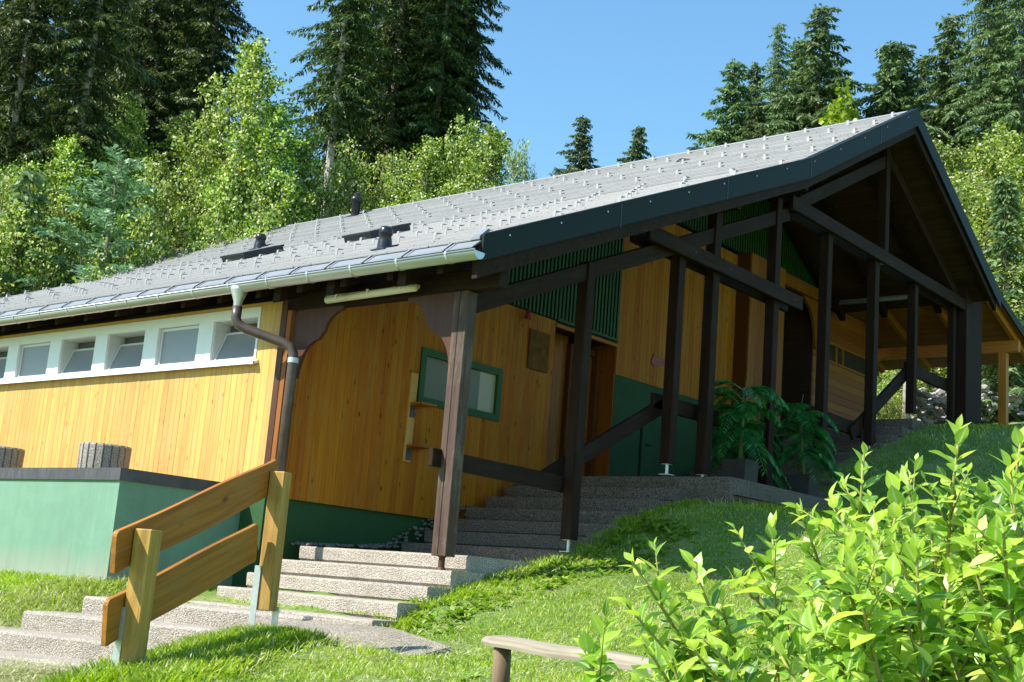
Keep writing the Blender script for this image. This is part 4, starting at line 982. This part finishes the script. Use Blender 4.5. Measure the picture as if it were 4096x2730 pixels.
# ---- birches and willows behind the roof
BA = ((21, 7.0, 2.3), dict(nleaf=30000, leaf=.075, shoots=26, clump=.42))
BB = ((22, 9.0, 2.3), dict(nleaf=26000, leaf=.078, shoots=34, up=.9, clump=.33, cone=True))
BC = ((23, 5.0, 2.2), dict(nleaf=22000, leaf=.062, shoots=24, clump=.40))
KB = dict(a=BA, b=BB, c=BC)
bl = [(15, 262, 35, 'a', 1.2), (85, 400, 33.5, 'c', 1.1), (165, 335, 34, 'b', 1.2), (300, 250, 37, 'a', 1.1), (245, 330, 36, 'c', 1.2), (430, 285, 35.5, 'b', 1.3), (500, 260, 35, 'a', .9), (590, 118, 34.5, 'b', 1.25), (640, 260, 34, 'b', 1.2), (690, 320, 34.5, 'a', 1.1),
      (740, 420, 34, 'c', 1.0), (815, 365, 35, 'c', 1.2), (895, 372, 36, 'c', 1.2), (985, 335, 34.5, 'b', 1.1), (1055, 308, 34.5, 'a', 1.0), (1130, 312, 34, 'b', 1.1), (1185, 362, 33.5, 'c', .7), (360, 420, 32.5, 'c', 1.2), (560, 380, 33, 'a', 1.0), (20, 420, 31.5, 'c', 1.3), (1215, 398, 33.5, 'c', .35), (520, 440, 32.5, 'c', 1.2), (120, 480, 31.5, 'c', 1.0), (640, 440, 33, 'c', 1.1)]
labs = ['tall light birch crown at the far left edge', 'young birch between the two bare spruce trunks low down', 'narrow birch tip in front of the left bare trunk', 'yellowing birch rising before the dark wood', 'bushy birch left of the yellowing one', 'upright bright birch left of the tallest', 'birch crown under the tallest tip, left side',
        'tallest birch whose tip stands in the narrow sky gap', 'silvery birch right of the tallest one', 'silvery bush crown before the pale spruce trunk', 'small dark green bush at the ridge behind the chimney pipe', 'rounded bush right of the chimney pipe', 'second rounded bush right of the chimney pipe', 'willow crown with white glints below the middle spruces', 'broad willow crown below the third middle spruce',
        'yellow-tinged willow tip below the rightmost middle spruce', 'low willow at the end of the bushes, against sky', 'low birch bush behind the pine sapling', 'large birch bush over the small roof vent', 'low bush at the left edge above the roof', 'small pale sprig where the bushes end on the ridge', 'green bush over the left skylight', 'dark leafy bush by the left roof corner', 'bush just left of the chimney pipe']
for (u, vt, d, k, sx), lab in zip(bl, labs):
    p = at(u, vt, d); z = G(p.x, p.y); H = p.z - z + .3
    broad(k, (p.x, p.y, z-.3), H, lab, 'birches and willows behind the roof', args=KB[k], sx=sx*KB[k][0][1]/H if H > KB[k][0][1] else sx)
p = at(275, 365, 31.5); z = G(p.x, p.y); spruce('pine', (p.x, p.y, z-.2), p.z-z+.2, 'blue-green pine sapling standing over the left roof edge', None, mat='pine', name='pine_sapling', args=((31, 7.0, 2.2), dict(h0=.15, dens=2.2, droop=-.30, gap=.2, exp=.5, tri=.13, ll=.75, tz=.9, nb=70)))
p = at(72, 395, 31); z = G(p.x, p.y); spruce('sapl', (p.x, p.y, z-.2), p.z-z+.2, 'thin young spruce with a bare leader at the left', None, mat='spruce_far', name='young_spruce', args=((32, 7.0, 1.3), dict(h0=.1, dens=.8, droop=.2, gap=.3, exp=.9, tri=.22)))
for (u, vt, d, lab) in ((25, 520, 30.5, 'dark yellow-green leafy shrub at the left corner of the roof'),):
    p = at(u, vt, d); z = G(p.x, p.y); broad('c', (p.x, p.y, z-.3), p.z-z+.3, lab, None, args=BC, sx=1.2, name='leafy_shrub', cat='shrub')
# yellow tree over the ridge, right-hand bushes
p = at(1930, 250, 44); z = G(p.x, p.y); broad('y', (p.x, p.y, z), p.z-z, 'bright yellow-green maple crown peeping over the ridge', None, mat='yleaf', args=((24, 7.0, 2.4), dict(nleaf=11000, leaf=.17, shoots=18, clump=.4)), name='maple_tree', sx=.85)
rb_ = [(2180, 350, 36, 'a', 1.0), (2260, 320, 35, 'a', 1.2), (2345, 330, 34, 'b', 1.5), (2230, 440, 33, 'c', 1.4), (2320, 450, 32, 'c', 1.5), (2200, 540, 34, 'c', 1.2), (2290, 580, 31.5, 'c', 1.3), (2350, 620, 31, 'c', 1.3), (2240, 650, 33, 'c', 1.2)]
rl = ['light green birch touching the right roof edge', 'wide light green birch right of the roof', 'birch at the right photo edge under the spruces', 'lower birch bush beside the right fascia', 'leafy bush at the right photo edge, mid height', 'bush behind the right roof slope', 'bush low beside the lean-to roof', 'lowest bush at the right photo edge', 'bush hidden mostly by the lean-to roof']
for (u, vt, d, k, sx), lab in zip(rb_, rl):
    p = at(u, vt, d); z = G(p.x, p.y); H = p.z-z+.3
    broad(k+'R', (p.x, p.y, z-.3), H, lab, 'birches right of the roof', mat='birch', args=KB[k], sx=sx)
p = at(2310, 405, 30); z = G(p.x, p.y); spruce('sapl2', (p.x, p.y, z-.2), p.z-z+.2, 'young spruce with pale bare leader at the right edge', None, mat='spruce_far', name='young_spruce', args=((33, 6.5, 2.0), dict(h0=.02, dens=1.2, droop=.25, gap=.15, exp=1.0, tri=.24)))
# undergrowth seen through the porch
for (u, vt, d, sx, lab) in ((2070, 850, 33, 1.1, 'sunlit bush seen through the porch left of the white trunk'), (2200, 800, 34, 1.2, 'dark bush above the rubble seen through the porch'), (2330, 790, 33, 1.3, 'leafy bush behind the orange lean-to post'), (2130, 830, 36, 1.3, 'bush behind the white trunk'), (2040, 905, 30, .8, 'low ground bush beyond the terrace'), (2270, 780, 36, 1.4, 'shaded bush between the big post and the lean-to post')):
    p = at(u, vt, d); z = G(p.x, p.y); H = max(.8, p.z-z+.2)
    broad('u', (p.x, p.y, z-.2), H, lab, 'bushes beyond the porch', args=((27, 2.6, 1.7), dict(nleaf=9000, leaf=.07, shoots=18, clump=.28)), sx=sx, name='wild_bush', cat='shrub')
t = thing('birch_tree', tuple(at(2083, 940, 31)), 'slim white birch trunk seen through the porch', 'tree')
b = at(2083, 960, 31); b.z = G(b.x, b.y); t.location = b; m = MB(); m.tube([(b.x, b.y, b.z-.2), (b.x+.02, b.y, b.z+1.5), (b.x+.05, b.y, b.z+4)], [.13, .10, .07], 10); m.build('trunk', M['bark_pale'], t, smooth=True)
V, F, rnd, BR = broad_mesh(41, 3.0, 1.4, nleaf=3000, leaf=.07, shoots=10); V = V+np.array([b.x, b.y, b.z+2.8]); np_mesh('crown', V, F, rnd, M['birch'], t)
# rubble bank
m = MB()
for i in range(520):
    u = random.uniform(2090, 2345); v = random.uniform(865, 945) if u < 2200 else random.uniform(885, 940)
    p = at(u, v, 29.5+random.uniform(-1.2, 1.8)); z = G(p.x, p.y)
    rock(m, (p.x, p.y, min(p.z, z+random.uniform(.05, .9))), random.uniform(.05, .15), .6)
tag(m.build('rubble_bank', M['stone']), 'bank of pale rubble stones seen through the porch', 'rubble', kind='stuff')

# ------------------------------------------------------------------ potted palms on the platform
def palm(loc, H, lab, seed, lean=(0, 0), side=.36):
    r = random.Random(seed); t = thing('potted_palm', loc, lab, 'potted plant', 'potted palms on the platform')
    m = MB(); h = .36; a_, b_ = side/2, side/2*.92
    m.add([(-b_, -b_, 0), (b_, -b_, 0), (b_, b_, 0), (-b_, b_, 0), (-a_, -a_, h), (a_, -a_, h), (a_, a_, h), (-a_, a_, h)], [(3,2,1,0),(0,1,5,4),(1,2,6,5),(2,3,7,6),(3,0,4,7)])
    m.box((-a_+.01, -a_+.01, h-.05), (a_-.01, a_-.01, h-.04)); o = m.build('pot', M['pot'], None); o.parent = t
    top = Vector((lean[0], lean[1], H)); m = MB(); m.tube([(0, 0, h-.05), (lean[0]*.4, lean[1]*.4, H*.55), tuple(top)], [.034, .026, .02], 8); o = m.build('trunk', M['palm_stem'], None, smooth=True); o.parent = t
    P = []; D = []; LL = []; W = []
    for i in range(26):
        th = i*2.4+r.random()*1.2; f = i/26; org = Vector((lean[0], lean[1], 0))*(.35+.65*f) + Vector((0, 0, H*(.45+.55*f)))
        L = r.uniform(.38, .66); dirh = Vector((math.cos(th), math.sin(th), 0)); rise = r.uniform(.3, .65) if f > .3 else r.uniform(.1, .35)
        pts = [org + dirh*L*s_ + Vector((0, 0, L*(rise*s_*1.7 - 1.05*s_**2.2))) for s_ in np.linspace(0, 1, 24)]
        m = MB(); m.tube([pts[0], pts[8], pts[16], pts[23]], [.008, .006, .004, .002], 5)
        for k in range(4, 24):
            tn = (pts[min(k+1, 23)]-pts[k-1]).normalized(); sd_ = tn.cross(Vector((0, 0, 1))).normalized()
            for s_ in (-1, 1):
                dd = (sd_*s_*1.0 + tn*.55 + Vector((0, 0, -.25+r.uniform(-.12, .12)))).normalized(); ln = .19*math.sin(math.pi*((k-3)/21)**.6)+.04
                wv = dd.cross(Vector((0, 0, 1))).normalized()*.018; q = pts[k]
                m.add([q, q+dd*ln*.5+wv, q+dd*ln+Vector((0, 0, -.03)), q+dd*ln*.5-wv], [(0, 1, 2, 3)], r.random())
        o = m.build('frond', M['palm'], None); o.parent = t
    for i in range(3):
        m = MB(); b0 = Vector((lean[0], lean[1], H))*(.5+.2*i); m.tube([b0, b0+Vector((.02*i, .03, .32))], [.007, .003], 5); o = m.build('stalk', M['palm_stem'], None); o.parent = t
palm((-8.62, 15.05, 1.62), 1.35, 'potted palm nearer the doors, with the taller bare stalk', 3)
palm((-8.55, 16.75, 1.62), 1.40, 'potted palm on the right, with the stem leaning left', 5, (-.18, .12))
palm((-9.2, 16.2, 1.62), 1.05, 'low potted palm half hidden between the two others', 8, (.05, .05))

# ------------------------------------------------------------------ grass
def in_paved(x, y):
    a_ = (x < -8.5) & (x > -11.4) & (y > 9.6) & (y < 14); 
    edge = -8.75 + .55*sm(12.2, 10.0, y)
    a_ = (x < -8.72) & (y > 9.3) & (y < 13.9)
    b_ = (x < -8.0) & (y > 13.75) & (y < 17.6)
    c_ = (x < -8.6) & (y >= 17.4) & (y < 23.5)
    d_ = (x < -8.45+.35*sm(9.0, 8.1, y)*0) & (y > 8.1) & (y <= 9.4) & (x > -11.3)
    e_ = (x < -6.75-.2*np.sin(y*5)) & (x > -9.55) & (y > 7.05-.62*(x+8.5)*(x < -8.5)-.45*(x+8.5)*(x >= -8.5)+.1*np.sin(9*x)) & (y > 6.72+.1*np.sin(x*4)) & (y <= 8.12)
    u_ = ca*x+sa*y; n_ = -sa*x+ca*y
    f_ = (n_ > 8.75) & (n_ < 11.1) & (u_ < -5.85) & (u_ > -8.35-(10.6-n_)*.75)
    h_ = (x < -11.93) & (y > 7.76)
    k_ = (x < -11.2) & (y > 9.3)
    return a_ | b_ | c_ | d_ | e_ | f_ | h_ | k_
def grass(n, xr, yr, hmin, hmax, wid, seed, lie=.45):
    r = np.random.default_rng(seed); x = r.uniform(*xr, n); y = r.uniform(*yr, n)
    ok = ~in_paved(x, y)
    # keep what the camera side can see from near by
    dep = -.636*x+.747*y; lat = .769*x+.634*y
    ok &= (dep > 2.0) & (np.abs(lat) < dep*.50+1.0) & (r.random(n) < np.clip((11.0/np.maximum(dep, 1))**1.2, .12, 1))
    bare = np.sin(2.3*x+1.1*y+.7)*np.sin(1.9*y-1.3*x)+.6*np.sin(5.3*x-2.1*y)*np.sin(4.7*y+3*x)
    ok &= (bare > -.55) | (r.random(n) < .35)
    x, y = x[ok], y[ok]; n = len(x)
    pat = .5+.5*np.sin(1.3*x+.7*y)*np.sin(1.1*y-.9*x+1) + .25*np.sin(4.1*x)*np.sin(3.7*y)
    h = (hmin+(hmax-hmin)*r.random(n)**1.6)*(.75+.5*pat)
    P = np.stack([x, y, gz(x, y)+gn(x, y)-.004], 1); th = r.random(n)*6.283; le = r.random(n)*lie*1.9
    D = unit(np.stack([np.cos(th)*le, np.sin(th)*le, np.ones(n)], 1)); Wv = np.stack([-np.sin(th), np.cos(th), np.zeros(n)], 1)*(wid*(.6+.8*r.random((n, 1))))
    V, F = tri_blades(P, D, Wv, h, np.stack([np.cos(th)*h*.3, np.sin(th)*h*.3, -h*.12], 1))
    rnd = np.clip(.10+.60*r.random(n)+.34*(pat-.5)+(r.random(n) < .14)*.38, 0, 1)
    return V, F, rnd
def cat(parts):
    o = 0; Vs = []; Fs = []; Rs = []
    for V, F, R_ in parts: Vs.append(V); Fs.append(F+o); Rs.append(R_); o += len(V)
    return np.concatenate(Vs), np.concatenate(Fs), np.concatenate(Rs)
def tufts(centres, n, spread, h, seed, wid=.005, lie=.6):
    r = np.random.default_rng(seed); out = []
    C = np.repeat(np.array(centres, float), n, 0); m_ = len(C); x = C[:, 0]+r.normal(0, spread, m_); y = C[:, 1]+r.normal(0, spread, m_)
    z = C[:, 2] if C.shape[1] > 2 else gz(x, y)
    hh = h*r.uniform(.4, 1.15, m_); th = np.arctan2(y-C[:, 1], x-C[:, 0])+r.normal(0, .8, m_); le = r.random(m_)*lie
    D = unit(np.stack([np.cos(th)*le, np.sin(th)*le, np.ones(m_)], 1)); Wv = np.stack([-np.sin(th), np.cos(th), np.zeros(m_)], 1)*wid*(.6+.8*r.random((m_, 1)))
    V, F = tri_blades(np.stack([x, y, z-.01], 1), D, Wv, hh, np.stack([np.cos(th)*hh*.35, np.sin(th)*hh*.35, -hh*.2], 1)); return V, F, np.clip(.02+.62*r.random(m_)+(r.random(m_) < .15)*.36, 0, 1)
parts = [grass(460000, (-13, .5), (2.6, 14), .028, .068, .0032, 1), grass(110000, (-12, 3), (13.5, 27), .06, .13, .006, 2), grass(60000, (-24, -11), (4.5, 8), .05, .12, .005, 3)]
cs = []
rr = random.Random(4)
for i in range(70): y = rr.uniform(8.2, 13.8); x = -8.62+.12*rr.random()+ (.25 if y < 9.5 else 0); cs.append((x, y))
for i in range(175): t_ = rr.uniform(-.6, 2.4); p = RP(t_, 0, rr.uniform(-.12, .7))*.8; cs.append((p.x, p.y))
for i in range(60): cs.append((rr.uniform(-16, -11.8), 7.70-abs(rr.gauss(0, .12))))
for i in range(14): cs.append((-12.0+rr.uniform(0, .5), rr.uniform(7.4, 9.0)))
for i in range(40): cs.append((rr.uniform(-10.4, -8.4), rr.choice([8.05, 8.42]) + rr.uniform(-.05, .05), -.43 if rr.random() < .6 else -.3))
for i in range(40): cs.append((-7.9+rr.uniform(-.05, .15), rr.uniform(13.8, 17.5)))
parts.append(tufts([c[:2] for c in cs if len(c) == 2], 90, .11, .125, 9)); 
parts.append(tufts([c for c in cs if len(c) == 3], 14, .04, .06, 10))
V, F, R_ = cat(parts)
tag(np_mesh('grass', V, F, R_, M['grass']), 'short mown lawn grass with longer tufts along the steps', 'grass', kind='stuff')
# dry cuttings
r = np.random.default_rng(17); n = 60000
cx = np.concatenate([r.uniform(-12.5, -9.3, n//3), r.uniform(-9.6, -7.4, n//3), r.uniform(-9, -1, n-2*(n//3))]); cy = np.concatenate([r.uniform(5.2, 7.9, n//3), r.uniform(5.0, 7.2, n//3), r.uniform(4.5, 12, n-2*(n//3))])
ok = ~((cx < -8.7) & (cy > 8.1)) & ~((cx < -8.4) & (cx > -11.2) & in_paved(cx, cy)); cx, cy = cx[ok], cy[ok]; n = len(cx); th = r.random(n)*6.28
D = unit(np.stack([np.cos(th), np.sin(th), r.normal(.05, .25, n)], 1)); P = np.stack([cx, cy, gz(cx, cy)+.03+.06*r.random(n)], 1); Wv = np.cross(D, [0, 0, 1.])*.0035
V, F = tri_blades(P, D, Wv, r.uniform(.04, .13, n)); tag(np_mesh('grass_cuttings', V, F, r.random(n), M['hay']), 'pale dry grass cuttings strewn over the lawn and by the left steps', 'cuttings', kind='stuff')
# broad-leaved weeds
def weeds(centres, seed):
    r = np.random.default_rng(seed); P = []; D = []; W = []; L_ = []; B_ = []
    for (x, y, s) in centres:
        n = 14; th = r.random(n)*6.28; el = r.uniform(.15, 1.0, n); d = np.stack([np.cos(th)*np.cos(el), np.sin(th)*np.cos(el), np.sin(el)], 1)
        P.append(np.tile([x, y, G(x, y)-.01], (n, 1))); D.append(d); L_.append(s*r.uniform(.6, 1.2, n)); W.append(np.stack([-np.sin(th), np.cos(th), np.zeros(n)], 1)*s*.16)
    P, D, W, L_ = map(np.concatenate, (P, D, W, L_)); V, F = tri_blades(P, D, W, L_, np.stack([D[:, 0]*0, D[:, 0]*0, -.3*L_], 1)); return V, F, r.random(len(P))
wc = []
for i in range(900):
    k = rr.random()
    if k < .30: wc.append((-8.55+rr.uniform(0, .9), rr.uniform(8.2, 12.8), rr.uniform(.09, .17)))
    elif k < .5: p = RP(rr.uniform(-.5, 2.4), 0, rr.uniform(-.15, .6))*.8; wc.append((p.x, p.y, rr.uniform(.07, .13)))
    elif k < .62: wc.append((rr.uniform(-14.5, -11.6), rr.uniform(6.6, 7.9), rr.uniform(.07, .12)))
    else: wc.append((rr.uniform(-8.5, -2), rr.uniform(5, 16), rr.uniform(.04, .085)))
V, F, R_ = weeds(wc, 5)
tag(np_mesh('weeds', V, F, R_, M['weed']), 'broad-leaved weeds growing among the lawn and along the steps', 'weeds', kind='stuff')

# ------------------------------------------------------------------ willow bush close to the camera
bush = thing('willow_bush', (at(2420, 1568, 3.1).x, at(2420, 1568, 3.1).y, -1.6), 'bright green broad-leaved willow bush filling the lower right corner close to the camera', 'bush')
base = Vector(bush.location)
LV = []; LF = []; LR = []
def leaf(p, d, nrm, L, wd, fold, curl, rv):
    d = d.normalized(); s_ = d.cross(nrm).normalized(); n_ = s_.cross(d).normalized(); b = len(LV)
    st_ = [(0, 0), (.14, .50), (.32, .92), (.50, 1.0), (.70, .74), (.87, .30), (1, 0)]
    for k, (t_, w_) in enumerate(st_):
        c = p + d*(L*t_) - n_*(curl*L*t_*t_); wv = wd*w_
        if 0 < k < len(st_)-1:
            LV.append(c + s_*wv + n_*fold*wv); LV.append(c); LV.append(c - s_*wv + n_*fold*wv)
        else: LV.append(c)
    m1 = b+1
    LF.extend([(b, m1, m1+1), (b, m1+1, m1+2)]); LR.extend([rv, rv])
    for k in range(4):
        q = m1+3*k; LF.extend([(q, q+3, q+4, q+1), (q+1, q+4, q+5, q+2)]); LR.extend([rv, rv])
    q = m1+12; e = m1+15; LF.extend([(q, e, q+1), (q+1, e, q+2)]); LR.extend([rv, rv])
br_ = random.Random(21)
tips = [(2205, 990, 2.7), (2320, 1075, 2.5), (2345, 1020, 2.9), (1985, 1045, 2.9), (2085, 1085, 3.1), (2060, 1110, 3.0), (1775, 1205, 3.0), (1840, 1180, 3.2), (1452, 1290, 2.9), (1590, 1300, 2.8), (1440, 1390, 2.9), (1345, 1485, 2.7), (1660, 1400, 2.8), (1700, 1330, 3.2), (1910, 1150, 3.1), (2140, 1200, 2.9), (2260, 1130, 2.8), (1540, 1400, 3.0), (1620, 1470, 2.6), (1480, 1480, 2.6), (1950, 1260, 2.6), (2050, 1240, 2.7)]
for i in range(150):
    u = br_.uniform(1480, 2420); lim = np.interp(u, [1400, 1600, 1800, 2000, 2200, 2420], [1440, 1360, 1270, 1190, 1120, 1090]); v_ = br_.uniform(lim, 1640)
    if u < 1900 and (v_ < lim+90 or br_.random() < .5): continue
    tips.append((u, v_, br_.uniform(2.3, 3.7)))
stems = MB()
for (u, v, d) in tips:
    tip = at(u, v, d); root = base + Vector((br_.uniform(-.45, .45), br_.uniform(-.4, .4), 0)); root = root.lerp(Vector((tip.x, tip.y, root.z)), br_.uniform(.0, .45))
    ctrl = root.lerp(tip, .55) + Vector((br_.uniform(-.1, .1), br_.uniform(-.1, .1), .12)); ctrl.z = min(ctrl.z+.1, tip.z-.05)
    ctrl += Vector((br_.uniform(-.18, .18), br_.uniform(-.18, .18), br_.uniform(-.1, .1))); pts = [root*(1-s_)**2 + ctrl*2*s_*(1-s_) + tip*s_*s_ for s_ in np.linspace(0, 1, 13)]
    stems.tube(pts, [.009*(1-.8*k/12)+.0012 for k in range(13)], 6)
    Ltot = (tip-root).length; nl = int(min(1.25, Ltot*.8)/.0175); ph = br_.random()*6
    for k in range(nl):
        s_ = 1 - (k*.0175+.001)/Ltot
        if s_ < .05: break
        p = root*(1-s_)**2 + ctrl*2*s_*(1-s_) + tip*s_*s_; tn = ((ctrl-root)*(1-s_)+(tip-ctrl)*s_).normalized()
        ph += 2.4; o1 = tn.orthogonal().normalized(); o2 = tn.cross(o1); side = o1*math.cos(ph)+o2*math.sin(ph)
        age = min(1, k/9); open_ = .35+.75*age
        d_ = (tn*(1.15-.75*age) + side*open_ + Vector((0, 0, .12*(1-age)+br_.uniform(-.15, .2)))).normalized()
        nr = (tn*.8 + Vector((0, 0, .7)) + Vector((br_.uniform(-.45, .45), br_.uniform(-.45, .45), br_.uniform(-.2, .2)))).normalized()
        L = (.040+.034*age)*br_.uniform(.65, 1.3); rv = br_.uniform(0, .97) if br_.random() > .005 else 1.0
        if k < 3: rv = br_.uniform(.6, .93)
        leaf(p, d_, nr, L, L*br_.uniform(.22, .31), br_.uniform(.05, .5), br_.uniform(-.1, .55), rv)
        if k > 6 and br_.random() < .12:      # a short side shoot with its own whorl
            sdv = (side + tn*.9 + Vector((br_.uniform(-.3, .3), br_.uniform(-.3, .3), .2))).normalized(); sl_n = br_.uniform(.06, .19); q1 = p + sdv*sl_n + Vector((0, 0, .02))
            stems.tube([p, p.lerp(q1, .5), q1], [.0026, .002, .001], 5); m_ = int(sl_n/.017)+2; a2 = br_.random()*6
            for j in range(m_):
                a2 += 2.4; f_ = 1-j/m_; pp_ = p.lerp(q1, f_); e1 = sdv.orthogonal().normalized(); e2 = sdv.cross(e1); s2 = e1*math.cos(a2)+e2*math.sin(a2)
                ag = min(1, j/5); L2 = (.030+.030*ag)*br_.uniform(.6, 1.25)
                leaf(pp_, (sdv*(1.1-.7*ag)+s2*(.35+.7*ag)+Vector((0, 0, br_.uniform(-.2, .25)))).normalized(), (sdv*.6+Vector((br_.uniform(-.5, .5), br_.uniform(-.5, .5), .8))).normalized(), L2, L2*br_.uniform(.22, .31), br_.uniform(.05, .5), br_.uniform(-.1, .5), br_.uniform(0, .97))
stems.build('stems', M['twig'], bush, smooth=True)
me = bpy.data.meshes.new('leaves'); me.from_pydata([tuple(v) for v in LV], [], LF); q_ = me.attributes.new('mid', 'FLOAT', 'POINT'); q_.data.foreach_set('value', np.tile(np.array([1]+[0, 1, 0]*5+[1], dtype=np.float32), len(LV)//17)); a_ = me.attributes.new('rnd', 'FLOAT', 'FACE'); a_.data.foreach_set('value', np.array(LR, dtype=np.float32)); me.materials.append(M['bush'])
for p in me.polygons: p.use_smooth = True
o = bpy.data.objects.new('leaves', me); COL.objects.link(o); keep(o, bush)
print('faces', sum(len(o.data.polygons) for o in bpy.data.objects if o.type == 'MESH'))
